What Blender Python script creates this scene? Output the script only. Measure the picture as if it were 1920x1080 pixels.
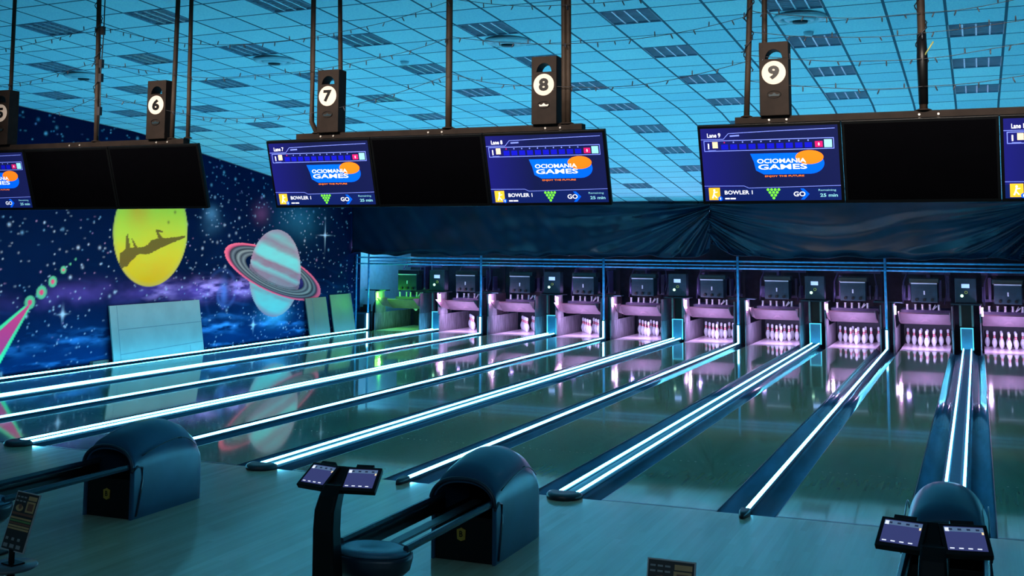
import bpy, math, random
import numpy as np
from mathutils import Vector, Matrix
random.seed(7); rng = np.random.default_rng(11)
S = bpy.context.scene
C = S.collection
for o in list(bpy.data.objects): bpy.data.objects.remove(o, do_unlink=True)
PI = math.pi

# ------------------------------------------------------------------ camera
CAM = Vector((1.9661, -10.1956, 2.3656)); YAW, PITCH, ROLL = 0.3922, 0.1007, 0.0055
FPX, CYP = 2099.68, 244.87
fw = Vector((-math.sin(YAW)*math.cos(PITCH), math.cos(YAW)*math.cos(PITCH), math.sin(PITCH)))
rt = Vector((math.cos(YAW), math.sin(YAW), 0)); up = rt.cross(fw)
r2 = rt*math.cos(ROLL)+up*math.sin(ROLL); u2 = -rt*math.sin(ROLL)+up*math.cos(ROLL)
cam = bpy.data.cameras.new('camera'); camo = bpy.data.objects.new('camera', cam); C.objects.link(camo)
camo.matrix_world = Matrix(((r2.x, u2.x, -fw.x, CAM.x), (r2.y, u2.y, -fw.y, CAM.y), (r2.z, u2.z, -fw.z, CAM.z), (0, 0, 0, 1)))
cam.sensor_width = 36; cam.lens = 36*FPX/1920; cam.shift_x = 0; cam.shift_y = -(540-CYP)/1920
cam.clip_end = 200
S.camera = camo
# ------------------------------------------------------------------ world, exposure, lights
S.view_settings.view_transform = 'Standard'; S.view_settings.look = 'None'
S.view_settings.exposure = 0.0; S.view_settings.gamma = 1.0
try: S.view_settings.use_curve_mapping = False
except Exception: pass
W = bpy.data.worlds.new('hall ambience'); S.world = W; W.use_nodes = True
W.node_tree.nodes['Background'].inputs[0].default_value = (0.16, 0.50, 0.75, 1)
W.node_tree.nodes['Background'].inputs[1].default_value = 0.2
def area(name, loc, target, sx, sy, power, col):
    l = bpy.data.lights.new(name, 'AREA'); l.shape = 'RECTANGLE'; l.size = sx; l.size_y = sy; l.energy = power; l.color = col
    o = bpy.data.objects.new(name, l); C.objects.link(o); o.location = loc
    o.rotation_euler = (Vector(target)-Vector(loc)).to_track_quat('-Z', 'Y').to_euler(); return o
def point(name, loc, power, col, r=.05):
    l = bpy.data.lights.new(name, 'POINT'); l.energy = power; l.color = col; l.shadow_soft_size = r
    o = bpy.data.objects.new(name, l); C.objects.link(o); o.location = loc; return o
LED_COL = (0.095, 0.62, 0.97); LED_E = 34.0
for q, (x_, tx) in enumerate(((-4.2, -4.2), (-1.2, -1.6), (2.2, 1.6))):
    l_ = area('warm_tower_fill', (tx, -5.2, 4.3), (tx, -3, 3.42), 2.6, .12, 20, (1.0, .84, .70)); l_.data.spread = math.radians(40)  # added warm fill for the tower fronts and poles, no fixture there
l_ = area('mural_fill', (-10.6, 9.0, 3.3), (-14.0, 9.0, 1.95), 13, .12, 78, (1.0, .60, .36)); l_.data.spread = math.radians(60)  # added reddish fill in mid-air, brings out the mural's warm pigments
area('hall_fill', (1.5, -13.0, 4.3), (-3, 2, 2.0), 8, 1.6, 60, (.6, .8, 1.0))  # added fill from behind the camera, stands for no particular fitting


# ------------------------------------------------------------------ materials
def lin(c):
    return tuple(((x/255)/12.92 if x/255 <= .04045 else ((x/255+.055)/1.055)**2.4) for x in c)
MATS = {}
def mat(name, col, rough=.5, metal=0., var=.12, scale=8., coat=0., spec=.5, emit=None, es=1., stretch=None, bump=0.):
    if name in MATS: return MATS[name]
    m = bpy.data.materials.new(name); m.use_nodes = True; N = m.node_tree.nodes; L = m.node_tree.links
    b = N['Principled BSDF']
    b.inputs['Roughness'].default_value = rough; b.inputs['Metallic'].default_value = metal
    b.inputs['Specular IOR Level'].default_value = spec; b.inputs['Coat Weight'].default_value = coat
    b.inputs['Coat Roughness'].default_value = .05
    tc = N.new('ShaderNodeTexCoord'); nz = N.new('ShaderNodeTexNoise'); nz.inputs['Scale'].default_value = scale; nz.inputs['Detail'].default_value = 3
    mp = N.new('ShaderNodeMapping'); L.new(tc.outputs['Object'], mp.inputs[0]); L.new(mp.outputs[0], nz.inputs['Vector'])
    if stretch: mp.inputs['Scale'].default_value = stretch
    r = N.new('ShaderNodeValToRGB'); L.new(nz.outputs['Fac'], r.inputs[0])
    r.color_ramp.elements[0].position = .3; r.color_ramp.elements[1].position = .7
    r.color_ramp.elements[0].color = tuple(x*(1-var) for x in col)+(1,)
    r.color_ramp.elements[1].color = tuple(min(1, x*(1+var)) for x in col)+(1,)
    L.new(r.outputs[0], b.inputs['Base Color'])
    if bump:
        bp = N.new('ShaderNodeBump'); bp.inputs['Strength'].default_value = bump; bp.inputs['Distance'].default_value = .01
        L.new(nz.outputs['Fac'], bp.inputs['Height']); L.new(bp.outputs[0], b.inputs['Normal'])
    if emit: b.inputs['Emission Color'].default_value = tuple(emit)+(1,); b.inputs['Emission Strength'].default_value = es
    MATS[name] = m; return m
def emi(name, col, s):
    if name in MATS: return MATS[name]
    m = mat(name, col, .6, var=.02, emit=col, es=s, spec=0.1); return m

def wood(name, c1, c2, rough, coat, pw=.027, grain=1.0):
    m = bpy.data.materials.new(name); m.use_nodes = True; N = m.node_tree.nodes; L = m.node_tree.links; b = N['Principled BSDF']
    g = N.new('ShaderNodeNewGeometry'); sp = N.new('ShaderNodeSeparateXYZ'); L.new(g.outputs['Position'], sp.inputs[0])
    def M(op, a, bb=None):
        n = N.new('ShaderNodeMath'); n.operation = op
        for i, v in enumerate((a, bb)):
            if v is None: continue
            if isinstance(v, (int, float)): n.inputs[i].default_value = v
            else: L.new(v, n.inputs[i])
        return n.outputs[0]
    bx = M('FLOOR', M('DIVIDE', sp.outputs[0], pw))
    w1 = N.new('ShaderNodeTexWhiteNoise'); w1.noise_dimensions = '1D'; L.new(bx, w1.inputs['W'])
    by = M('FLOOR', M('DIVIDE', M('ADD', sp.outputs[1], M('MULTIPLY', w1.outputs[0], 7.0)), 1.6))
    cv = N.new('ShaderNodeCombineXYZ'); L.new(bx, cv.inputs[0]); L.new(by, cv.inputs[1])
    w2 = N.new('ShaderNodeTexWhiteNoise'); w2.noise_dimensions = '2D'; L.new(cv.outputs[0], w2.inputs['Vector'])
    mp = N.new('ShaderNodeMapping'); L.new(g.outputs['Position'], mp.inputs[0]); mp.inputs['Scale'].default_value = (30, 1.2, 1)
    nz = N.new('ShaderNodeTexNoise'); nz.inputs['Scale'].default_value = 1.3; nz.inputs['Detail'].default_value = 4; L.new(mp.outputs[0], nz.inputs['Vector'])
    nb = N.new('ShaderNodeTexNoise'); nb.inputs['Scale'].default_value = .8; L.new(g.outputs['Position'], nb.inputs['Vector'])
    f = M('ADD', M('MULTIPLY', w2.outputs[0], .45*grain), M('ADD', M('MULTIPLY', nz.outputs['Fac'], .35), M('MULTIPLY', nb.outputs['Fac'], .25)))
    r = N.new('ShaderNodeValToRGB'); L.new(f, r.inputs[0]); r.color_ramp.elements[0].color = c1+(1,); r.color_ramp.elements[1].color = c2+(1,)
    r.color_ramp.elements[0].position = .15; r.color_ramp.elements[1].position = .85
    L.new(r.outputs[0], b.inputs['Base Color'])
    L.new(M('ADD', M('MULTIPLY', nb.outputs['Fac'], rough*.6), rough*.7), b.inputs['Roughness'])
    b.inputs['Coat Weight'].default_value = coat; b.inputs['Coat Roughness'].default_value = rough*.5
    MATS[name] = m; return m

m_led = emi('led strip light', LED_COL, LED_E)
m_ledv = emi('led post light', (0.25, .8, 1.0), 7)
m_ledf = emi('frame glow', (.10, .50, .60), .9)
m_lane = wood('lane boards', (.22, .29, .17), (.265, .345, .20), .06, .35)
m_appr = wood('approach boards', (.40, .36, .23), (.60, .54, .38), .17, .3, .058, .7)
m_deck = mat('pin deck', (.80, .62, .72), .25, var=.06, coat=.15)
m_gut = mat('gutter plastic', (.018, .055, .10), .13, var=.3, scale=5, stretch=(1, .15, 1))
m_cap = mat('divider plastic', (.007, .024, .05), .5, var=.15, spec=.15)
m_dark = mat('dark rubber', (.006, .016, .024), .35, var=.2)
m_edge = mat('lane edge black', (.004, .006, .012), .3)
m_black = mat('black plastic', (.003, .0033, .004), .4, var=.2, spec=.2)
m_blackg = mat('black screen glass', (.0012, .0012, .002), .6, var=.1, spec=.02)
m_brown = mat('painted steel brown', (.016, .011, .009), .65, var=.25, scale=12, spec=.12)
m_pole = mat('pole steel', (.034, .024, .018), .6, var=.25, scale=10, spec=.15)
m_white = mat('white paint', (.62, .58, .55), .5, var=.05)
m_beige = mat('number disc', (.60, .50, .43), .6, var=.06)
m_hood = mat('ball return shell', (.018, .07, .14), .32, var=.18, scale=3, spec=.4)
m_hood2 = mat('ball return trim', (.008, .02, .038), .3, var=.2)
m_rail = mat('ball return rail', (.012, .03, .05), .22, var=.2)
m_tray = mat('ball tray top', (.05, .16, .24), .25, var=.15)
m_emb = mat('yellow emblem', (.55, .30, .03), .4)
m_pin = mat('pin white', (.85, .83, .92), .25, var=.03, coat=.4)
m_red = mat('pin red', (.80, .05, .10), .3, var=.05)
m_kick = mat('kickback wood', (.20, .165, .20), .5, var=.4, scale=5, stretch=(1, 2.5, .6), spec=.3)
m_pitd = mat('pit dark', (.010, .008, .022), .6, var=.4)
m_mach = mat('machine teal steel', (.008, .026, .038), .45, var=.25, spec=.25)
m_mach2 = mat('machine violet steel', (.06, .045, .13), .5, var=.4, scale=5)
m_sweep = mat('sweep board', (.10, .065, .085), .5, var=.15, scale=7)
m_arm = mat('sweep arm', (.14, .085, .11), .55, var=.2)
m_grey = mat('steel light', (.45, .5, .55), .35, var=.1)
m_pipe = mat('blue pipe', (.05, .32, .60), .3, var=.3, scale=9)
m_board = mat('board teal', (.20, .33, .32), .6, var=.07, scale=2.5)
m_boardd = mat('board joint', (.10, .2, .22), .7)
m_board2 = mat('board sage', (.12, .15, .13), .6, var=.1, scale=2)
m_wallp = mat('plaster blue', (.30, .55, .70), .7, var=.08)
m_wire = mat('wire dark', (.012, .012, .016), .5)
m_bulb = mat('bulb dark', (.03, .035, .05), .3)
m_bolt = mat('bolt', (.55, .52, .48), .35, metal=.5)
m_lamp = emi('deck lamp', (1.0, .80, 1.0), 3)
m_lampg = emi('deck lamp green', (.30, 1.0, .15), 3)

# curtain plastic
m_curt = mat('plastic sheet', (.0025, .015, .036), .27, var=.3, scale=1.2, spec=.38, bump=.08)

# ------------------------------------------------------------------ mesh builder
class MB:
    def __init__(s): s.v = []; s.f = []; s.m = []; s.mats = []; s.sm = []
    def mi(s, m):
        if m is None: return 0
        if m not in s.mats: s.mats.append(m)
        return s.mats.index(m)
    def raw(s, vs, fs, m=None, smooth=False, M=None):
        n = len(s.v); k = s.mi(m)
        for p in vs:
            p = Vector(p); s.v.append(tuple(M @ p) if M else tuple(p))
        for f in fs: s.f.append(tuple(i+n for i in f)); s.m.append(k); s.sm.append(smooth)
        return s
    def box(s, x0, x1, y0, y1, z0, z1, m=None, M=None):
        v = [(x, y, z) for z in (z0, z1) for y in (y0, y1) for x in (x0, x1)]
        return s.raw(v, [(0, 2, 3, 1), (4, 5, 7, 6), (0, 1, 5, 4), (2, 6, 7, 3), (0, 4, 6, 2), (1, 3, 7, 5)], m, False, M)
    def rings(s, rs, m=None, caps=True, smooth=True, closed=True, M=None):
        n = len(rs[0]); vs = [p for r in rs for p in r]; fs = []
        for a in range(len(rs)-1):
            for i in range(n if closed else n-1):
                j = (i+1) % n; fs.append((a*n+i, a*n+j, (a+1)*n+j, (a+1)*n+i))
        s.raw(vs, fs, m, smooth, M)
        if caps and closed:
            s.raw(rs[0], [tuple(range(n))[::-1]], m, False, M); s.raw(rs[-1], [tuple(range(n))], m, False, M)
        return s
    def tube(s, path, r, n=8, m=None, smooth=True, M=None, caps=True):
        P = [Vector(p) for p in path]; rs = []
        for i, p in enumerate(P):
            t = (P[min(i+1, len(P)-1)]-P[max(i-1, 0)]).normalized()
            a = t.cross(Vector((0, 0, 1)))
            if a.length < .05: a = t.cross(Vector((0, 1, 0)))
            a.normalize(); b = t.cross(a)
            rr = r[i] if isinstance(r, (list, tuple)) else r
            rs.append([tuple(p+(a*math.cos(2*PI*k/n)+b*math.sin(2*PI*k/n))*rr) for k in range(n)])
        return s.rings(rs, m, caps, smooth, True, M)
    def lathe(s, prof, n=16, m=None, M=None, caps=True):
        rs = [[(r*math.cos(2*PI*k/n), r*math.sin(2*PI*k/n), z) for k in range(n)] for r, z in prof]
        return s.rings(rs, m, caps, True, True, M)
    def prism(s, poly, axis, a0, a1, m=None, M=None, smooth=False):
        def P(u, v, w): return {'x': (w, u, v), 'y': (u, w, v), 'z': (u, v, w)}[axis]
        n = len(poly); r0 = [P(u, v, a0) for u, v in poly]; r1 = [P(u, v, a1) for u, v in poly]
        s.raw(r0+r1, [(i, (i+1) % n, n+(i+1) % n, n+i) for i in range(n)], m, smooth, M)
        s.raw(r0, [tuple(range(n))[::-1]], m, False, M); s.raw(r1, [tuple(range(n))], m, False, M); return s
    def build(s, name, m=None, parent=None, bevel=0., loc=None, shadow_smooth=True):
        me = bpy.data.meshes.new(name); me.from_pydata(s.v, [], s.f)
        ml = s.mats if s.mats else [m]
        for x in ml: me.materials.append(x)
        me.polygons.foreach_set('material_index', s.m if s.mats else [0]*len(s.f))
        me.polygons.foreach_set('use_smooth', s.sm)
        me.update()
        import bmesh
        bm = bmesh.new(); bm.from_mesh(me)
        bmesh.ops.remove_doubles(bm, verts=bm.verts, dist=1e-5); bmesh.ops.recalc_face_normals(bm, faces=bm.faces)
        bm.to_mesh(me); bm.free()
        o = bpy.data.objects.new(name, me); C.objects.link(o)
        if parent: o.parent = parent
        if loc: o.location = loc
        if bevel:
            b = o.modifiers.new('bevel', 'BEVEL'); b.width = bevel; b.segments = 2; b.limit_method = 'ANGLE'; b.angle_limit = .6
        return o
def tag(o, label, cat, group=None, kind=None):
    o['label'] = label; o['category'] = cat
    if group: o['group'] = group
    if kind: o['kind'] = kind
    return o
def thing(name, loc, label, cat, group=None, rz=0):
    o = bpy.data.objects.new(name, None); o.empty_display_size = .1; C.objects.link(o)
    o.location = loc; o.rotation_euler = (0, 0, rz); return tag(o, label, cat, group)
def struct(o): o['kind'] = 'structure'; return o
def copy_tree(o, parent=None):
    c = o.copy(); C.objects.link(c); c.parent = parent
    for ch in list(o.children): copy_tree(ch, c)
    return c
TXT = {}
def text_geo(t, bold=False):
    k = (t, bold)
    if k in TXT: return TXT[k]
    cu = bpy.data.curves.new('t', 'FONT'); cu.body = t; cu.resolution_u = 3
    if bold: cu.offset = {True: .022, 2: .05}[bold]
    ob = bpy.data.objects.new('t', cu); C.objects.link(ob)
    bpy.context.view_layer.update()
    me = bpy.data.meshes.new_from_object(ob.evaluated_get(bpy.context.evaluated_depsgraph_get()))
    v = [tuple(x.co) for x in me.vertices]; f = [tuple(p.vertices) for p in me.polygons]
    bpy.data.objects.remove(ob, do_unlink=True); bpy.data.curves.remove(cu); bpy.data.meshes.remove(me)
    xs = [a[0] for a in v]; ys = [a[1] for a in v]
    TXT[k] = ([((a[0]-min(xs))/(max(xs)-min(xs)), (a[1]-min(ys))/(max(ys)-min(ys))) for a in v], f)
    return TXT[k]
def add_text(mb, t, x0, x1, z0, z1, y, m=None, bold=False):
    v, f = text_geo(t, bold)
    mb.raw([(x0+a*(x1-x0), y, z0+b*(z1-z0)) for a, b in v], f, m); return mb

# ------------------------------------------------------------------ layout
LW = 1.066; WS, WD = .5304, .7166; STEP = LW+(WS+WD)/2
def gx(k): return k*STEP
def half(k): return (WS if k % 2 == 0 else WD)/2
def lx(k): return gx(k)+half(k)+LW/2        # lane between divider k and k+1
KMIN, KMAX = -8, 2
def Zc(X, Y): return 5.035-.06*Y-.004*X-.072*max(0, Y-8.04)
ORD = ['rightmost', 'second from right', 'third from right', 'fourth from right', 'fifth from right', 'sixth from right', 'seventh from right', 'eighth from right', 'ninth from right', 'leftmost']
def lord(k): return ORD[1-k]
WX = -13.95

# ------------------------------------------------------------------ floor
b = MB(); b.box(-14.3, 9.2, -13.5, -.002, -.15, 0); struct(b.build('floor', m_appr))
b = MB(); b.box(-14.3, 9.2, 0, 20.6, -.30, -.16); struct(b.build('floor', m_pitd))
b = MB(); b.box(gx(2)+.24, 9.2, .0, 17.0, -.155, -.004); struct(b.build('trim_right', m_lane))

# ------------------------------------------------------------------ ceiling (tile grid following the measured slope, recessed lights)
T1, T2c, X0, Y0 = .6017, .5985, 1.739, 3.152
def cg(i, j, dz=0.):
    x = X0+i*T1; y = Y0+j*T2c-i*T1*.06; return (x, y, Zc(x, y)+dz)
IMIN, IMAX, JMIN, JMAX = -26, 13, -27, 26
vents = {(-21, -2), (-15, -2), (-9, -2), (-3, -2)}
def is_light(i, j): return i % 3 == 0 and j % 3 == 0 and j < 24
vs = []; fs = []; uvs = []; idx = {}
for i in range(IMIN, IMAX+1):
    for j in range(JMIN, JMAX+1):
        idx[i, j] = len(vs)
        p = cg(i, j)
        vs.append(p)
for i in range(IMIN, IMAX):
    for j in range(JMIN, JMAX):
        if is_light(i, j): continue
        fs.append((idx[i, j], idx[i, j+1], idx[i+1, j+1], idx[i+1, j])); uvs += [(i, j), (i, j+1), (i+1, j+1), (i+1, j)]
me = bpy.data.meshes.new('ceiling'); me.from_pydata(vs, [], fs); uv = me.uv_layers.new(name='tiles')
uv.data.foreach_set('uv', [c for u in uvs for c in u])
ceil = bpy.data.objects.new('ceiling', me); C.objects.link(ceil); struct(ceil)
m = bpy.data.materials.new('mineral tiles'); m.use_nodes = True; N = m.node_tree.nodes; L = m.node_tree.links; bs = N['Principled BSDF']; bs.inputs['Roughness'].default_value = .85
bs.inputs['Specular IOR Level'].default_value = .15
un = N.new('ShaderNodeUVMap'); un.uv_map = 'tiles'; sx = N.new('ShaderNodeSeparateXYZ'); L.new(un.outputs[0], sx.inputs[0])
def mth(op, a, bb=None):
    n = N.new('ShaderNodeMath'); n.operation = op
    for q, v in enumerate((a, bb)):
        if v is None: continue
        if isinstance(v, (int, float)): n.inputs[q].default_value = v
        else: L.new(v, n.inputs[q])
    return n.outputs[0]
def edge(o, w):
    fr = mth('FRACT', mth('ADD', o, 100.0)); return mth('LESS_THAN', mth('MINIMUM', fr, mth('SUBTRACT', 1.0, fr)), w)
ln = mth('MAXIMUM', edge(sx.outputs[0], .026), edge(sx.outputs[1], .024))
cw = N.new('ShaderNodeVectorMath'); cw.operation = 'FLOOR'; L.new(un.outputs[0], cw.inputs[0])
wn = N.new('ShaderNodeTexWhiteNoise'); L.new(cw.outputs[0], wn.inputs['Vector'])
tn = N.new('ShaderNodeTexNoise'); tn.inputs['Scale'].default_value = 45; tn.inputs['Detail'].default_value = 4
tcc = N.new('ShaderNodeTexCoord'); L.new(tcc.outputs['Object'], tn.inputs['Vector'])
fac = mth('ADD', mth('MULTIPLY', wn.outputs[0], .25), mth('MULTIPLY', tn.outputs['Fac'], .75))
rp = N.new('ShaderNodeValToRGB'); L.new(fac, rp.inputs[0]); rp.color_ramp.elements[0].color = (.42, .70, .82, 1); rp.color_ramp.elements[1].color = (.70, .95, .97, 1)
rp.color_ramp.elements[0].position = .3; rp.color_ramp.elements[1].position = .75
mx = N.new('ShaderNodeMix'); mx.data_type = 'RGBA'; L.new(ln, mx.inputs[0]); L.new(rp.outputs[0], mx.inputs[6]); mx.inputs[7].default_value = (.05, .12, .17, 1)
L.new(mx.outputs[2], bs.inputs['Base Color']); me.materials.append(m)

# luminaires: louvred recessed fittings
m_lumh = mat('luminaire housing', (.22, .34, .46), .35, var=.2)
m_louv = mat('louvre blades', (.55, .64, .72), .38, metal=.6, var=.08)
m_tubeg = mat('unlit lamp tube', (.75, .82, .85), .3)
def make_lum():
    t = thing('ceiling_light', (0, 0, 0), '', 'ceiling light'); a = .58; d = .10
    h = MB()
    h.box(-a/2, a/2, -a/2, a/2, d-.004, d); h.box(-a/2, -a/2+.006, -a/2, a/2, 0, d); h.box(a/2-.006, a/2, -a/2, a/2, 0, d)
    h.box(-a/2, a/2, -a/2, -a/2+.006, 0, d); h.box(-a/2, a/2, a/2-.006, a/2, 0, d); h.build('housing', m_lumh, t)
    lo = MB()
    for q in range(1, 4):
        x = -a/2+a*q/4; lo.box(x-.009, x+.009, -a/2+.006, a/2-.006, .004, .035)
    for q in range(1, 8):
        y = -a/2+a*q/8; lo.box(-a/2+.006, a/2-.006, y-.0025, y+.0025, .008, .03)
    lo.build('louvre', m_louv, t)
    tb = MB()
    for q in range(4):
        x = -a/2+a*(q+.5)/4; tb.tube([(x, -a/2+.01, .07), (x, a/2-.01, .07)], .012, 8)
    tb.build('lamp_tube', m_tubeg, t)
    return t
lum0 = make_lum(); first = True
rowk = sorted({j for j in range(JMIN, 24) if j % 3 == 0})
def ordn(n): return ['first', 'second', 'third', 'fourth', 'fifth', 'sixth', 'seventh', 'eighth', 'ninth', 'tenth', 'eleventh', 'twelfth', 'thirteenth', 'fourteenth', 'fifteenth'][n]
def proj(P):
    d = Vector(P)-CAM; z = d.dot(fw); return (960+FPX*d.dot(r2)/z, CYP-FPX*d.dot(u2)/z, z)
lights = {}
for i in range(-24, 10):
    for j in range(JMIN, 24):
        if is_light(i, j):
            x, y, z = [sum(t)/4 for t in zip(cg(i, j), cg(i+1, j), cg(i, j+1), cg(i+1, j+1))]
            if x < WX+.32 or x > 8.6: continue
            q = proj((x, y, z))
            if q[2] < 2 or not(-700 < q[0] < 2600 and -900 < q[1] < 420): continue
            lights[i, j] = (x, y, z)
cols = sorted({k[0] for k in lights})
for (i, j), (x, y, z) in lights.items():
    o = lum0 if first else copy_tree(lum0); first = False
    col = len(cols)-1-cols.index(i); rows = sorted(q[1] for q in lights if q[0] == i); rw = rows.index(j)
    o['label'] = f"unlit louvred ceiling light, {ordn(rw)} from the front in the {ordn(col)} column from the right"
    o['group'] = 'unlit louvred lights in the tiled ceiling'
    o.location = (x, y, z-.004)
    sl = -.06-(.072 if y > 8.04 else 0)
    o.rotation_euler = (math.atan(sl), 0, 0)
    for v in ():
        pass
# fill light openings' mismatch: thin trim is the housing itself
# air vents and detectors
m_vent = mat('vent white', (.40, .60, .68), .4, var=.1)
for n, (i, j) in enumerate(sorted(vents)):
    x, y, z = [sum(t)/4 for t in zip(cg(i, j), cg(i+1, j), cg(i, j+1), cg(i+1, j+1))]
    t = thing('air_vent', (x, y, z-.001), ['round ceiling air vent in front of the left wall, leftmost of the four', 'round ceiling air vent above and left of the sign 7 tower, second from left', 'round ceiling air vent above and left of the sign 8 tower, third from left', 'round ceiling air vent at top of the photo above sign 9, rightmost'][n], 'air vent', 'round ceiling air vents')
    b = MB()
    b.lathe([(.29, 0), (.285, -.02), (.24, -.045), (.20, -.02), (.20, 0)], 32); b.build('outer_ring', m_vent, t)
    b = MB(); b.lathe([(.18, -.002), (.17, -.035), (.13, -.06), (.10, -.03), (.10, -.002)], 28); b.build('middle_ring', m_vent, t)
    b = MB(); b.lathe([(.001, -.075), (.08, -.07), (.085, -.05), (.03, -.002)], 20); b.build('core', m_mach, t)
for (x, y, l) in [(-5.232, 3.328, 'small round smoke detector on the ceiling left of the pole above the black centre monitor'), (.228, 3.069, 'small round smoke detector on the ceiling just beyond the rightmost air vent')]:
    b = MB(); b.lathe([(.001, -.05), (.035, -.048), (.055, -.03), (.06, -.0)], 16); o = b.build('smoke_detector', m_vent); o.location = (x, y, Zc(x, y)); tag(o, l, 'smoke detector', 'ceiling smoke detectors')

# ------------------------------------------------------------------ left wall with the space mural (painted as pigment on a dense mesh)
ny, nz_ = 640, 380
YY = np.linspace(-3.0, 17.28, ny); Z1 = np.linspace(0, 1, nz_)
def vnoise(a, b, s, seed):
    r = np.random.default_rng(seed); g = r.random((64, 64)); x = np.mod(a/s, 63); y = np.mod(b/s, 63)
    xi = np.floor(x).astype(int); yi = np.floor(y).astype(int); fx = x-xi; fy = y-yi; fx = fx*fx*(3-2*fx); fy = fy*fy*(3-2*fy)
    return (g[xi, yi]*(1-fx)+g[(xi+1) % 64, yi]*fx)*(1-fy)+(g[xi, (yi+1) % 64]*(1-fx)+g[(xi+1) % 64, (yi+1) % 64]*fx)*fy
def fbm(a, b, s, seed): return sum(vnoise(a, b, s/2**o, seed+o)/2**(o+1) for o in range(4))
Yg, Tg = np.meshgrid(YY, Z1, indexing='ij')
top = np.array([Zc(WX, y) for y in YY])
Zg = -.12+(top[:, None]+.0+.12)*Tg
def L3(r, g, b_): return np.array(lin((r, g, b_)))
col = np.zeros(Yg.shape+(3,))
n1 = fbm(Yg, Zg, 2.2, 3); n2 = fbm(Yg+9, Zg*1.6, .8, 23); n3 = fbm(Yg*.8, Zg*3, .3, 33)
base = L3(4, 26, 60)*(.45+.9*n1[..., None]); col[:] = base
low = np.clip((1.35-Zg)/1.3, 0, 1)[..., None]
col = col*(1-low*.75)+L3(10, 62, 122)*(.4+.9*n2[..., None])*low*.75
sw = np.clip(np.sin((Zg*5.5+.5*Yg+4*n1)*3.2)*1.6-1.0, 0, 1)*np.clip(n2*2-.75, 0, 1)*np.clip((2.0-Zg)/1.8, 0, 1)
col += (L3(40, 120, 190)*.4)*sw[..., None]
pb = np.exp(-((Zg-1.32-.05*np.sin(Yg))/.20)**2)*np.clip(.25+1.8*(n2-.35), 0, 1)*np.clip((Yg-4.5)/1.5, 0, 1)*np.clip((15-Yg)/2, 0, 1)
col = col*(1-pb[..., None]*.8)+L3(96, 74, 160)*pb[..., None]
bright = np.exp(-((Zg-1.32)/.17)**2)*np.clip(n3*2.4-.75, 0, 1)*(np.exp(-((Yg-10.6)/.55)**2)+.8*np.exp(-((Yg-11.8)/.45)**2)+.5*np.exp(-((Yg-9.0)/.5)**2))
bright = np.clip(bright*1.8, 0, 1); col = col*(1-bright[..., None])+L3(178, 150, 235)*bright[..., None]
for cz, ww, a0, sd in [(.48, .075, .9, 51), (.12, .03, .8, 61), (.66, .05, .35, 71)]:
    ridge = cz+.14*(vnoise(Yg, Yg*0, 1.4, sd)-.5)+.05*(vnoise(Yg, Yg*0, .25, sd+3)-.5)
    w_ = np.where(Zg < ridge, ww*1.6, ww*.7); a = np.exp(-((Zg-ridge)/w_)**2)*a0*np.clip(.1+2.6*(n3-.38), 0, 1)
    a *= np.clip((vnoise(Yg, Yg*0, 1.1, sd+5)-.15)*2.2, 0, 1)
    a = np.clip(a, 0, 1); col = col*(1-a[..., None])+L3(70, 160, 240)*a[..., None]
# wall colour darkens at its foot
ft = np.clip((.05-Zg)/.05, 0, 1)[..., None]; col = col*(1-ft)+L3(4, 14, 30)*ft
# galaxy
gy, gz = (Yg-11.14)/.62, (Zg-1.22)/.60
rr = np.sqrt(gy**2+gz**2); th = np.arctan2(gz, gy); arm = .55*np.clip(np.cos(th-rr*9.0), 0, 1)**3*np.exp(-(rr/.75)**2)+np.exp(-(gy/.2)**2-(gz/.42)**2)
arm = np.clip(arm, 0, 1)[..., None]; col = col*(1-arm*.75)+L3(90, 130, 215)*arm*.75
def blot(cy, cz, ry, rz, c, a, sd, ex=1.):
    d = ((Yg-cy)/ry)**2+((Zg-cz)/rz)**2; k = np.clip(np.exp(-d)*(.3+1.4*fbm(Yg, Zg, .5, sd))*a, 0, 1)[..., None]
    global col; col = col*(1-k)+c*k
blot(12.5, 3.1, .30, .22, L3(120, 70, 110), .5, 91); blot(10.6, 3.0, .22, .16, L3(80, 130, 160), .7, 92); blot(10.65, 2.75, .3, .2, L3(60, 110, 140), .5, 93)
blot(13.2, .62, .5, .22, L3(80, 190, 240), .7, 94); blot(16.9, 2.3, .15, .12, L3(150, 80, 130), .7, 95); blot(14.2, 3.0, .9, .5, L3(50, 130, 160), .35, 96)
# stars
def stamp(cy, cz, r, c, a=1.):
    i0, i1 = np.searchsorted(YY, [cy-3*r, cy+3*r]); sl = slice(max(i0-1, 0), i1+1)
    d = np.exp(-(((Yg[sl]-cy)/r)**2+((Zg[sl]-cz)/r)**2))*a; d = np.clip(d, 0, 1)[..., None]
    col[sl] = col[sl]*(1-d)+c*d
for _ in range(2300):
    y = rng.uniform(-3, 17.2); z = rng.uniform(.0, 5.0); s = rng.choice([.012, .016, .026], p=[.72, .23, .05])
    c = [L3(200, 225, 245), L3(130, 190, 230), L3(210, 170, 220)][rng.choice(3, p=[.6, .28, .12])]
    stamp(y, z, s*1.15, c, rng.uniform(.35, .85))
for cy, cz, rl in [(15.4, 2.56, .26), (6.25, 1.0, .12), (12.3, .42, .12)]:
    stamp(cy, cz, .045, L3(240, 245, 255))
    for hy, hz in ((.022, rl), (rl*.9, .016)):
        d = np.exp(-(((Yg-cy)/hy)**2+((Zg-cz)/hz)**2))*.8; col = col*(1-d[..., None])+L3(180, 215, 240)*d[..., None]
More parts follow.
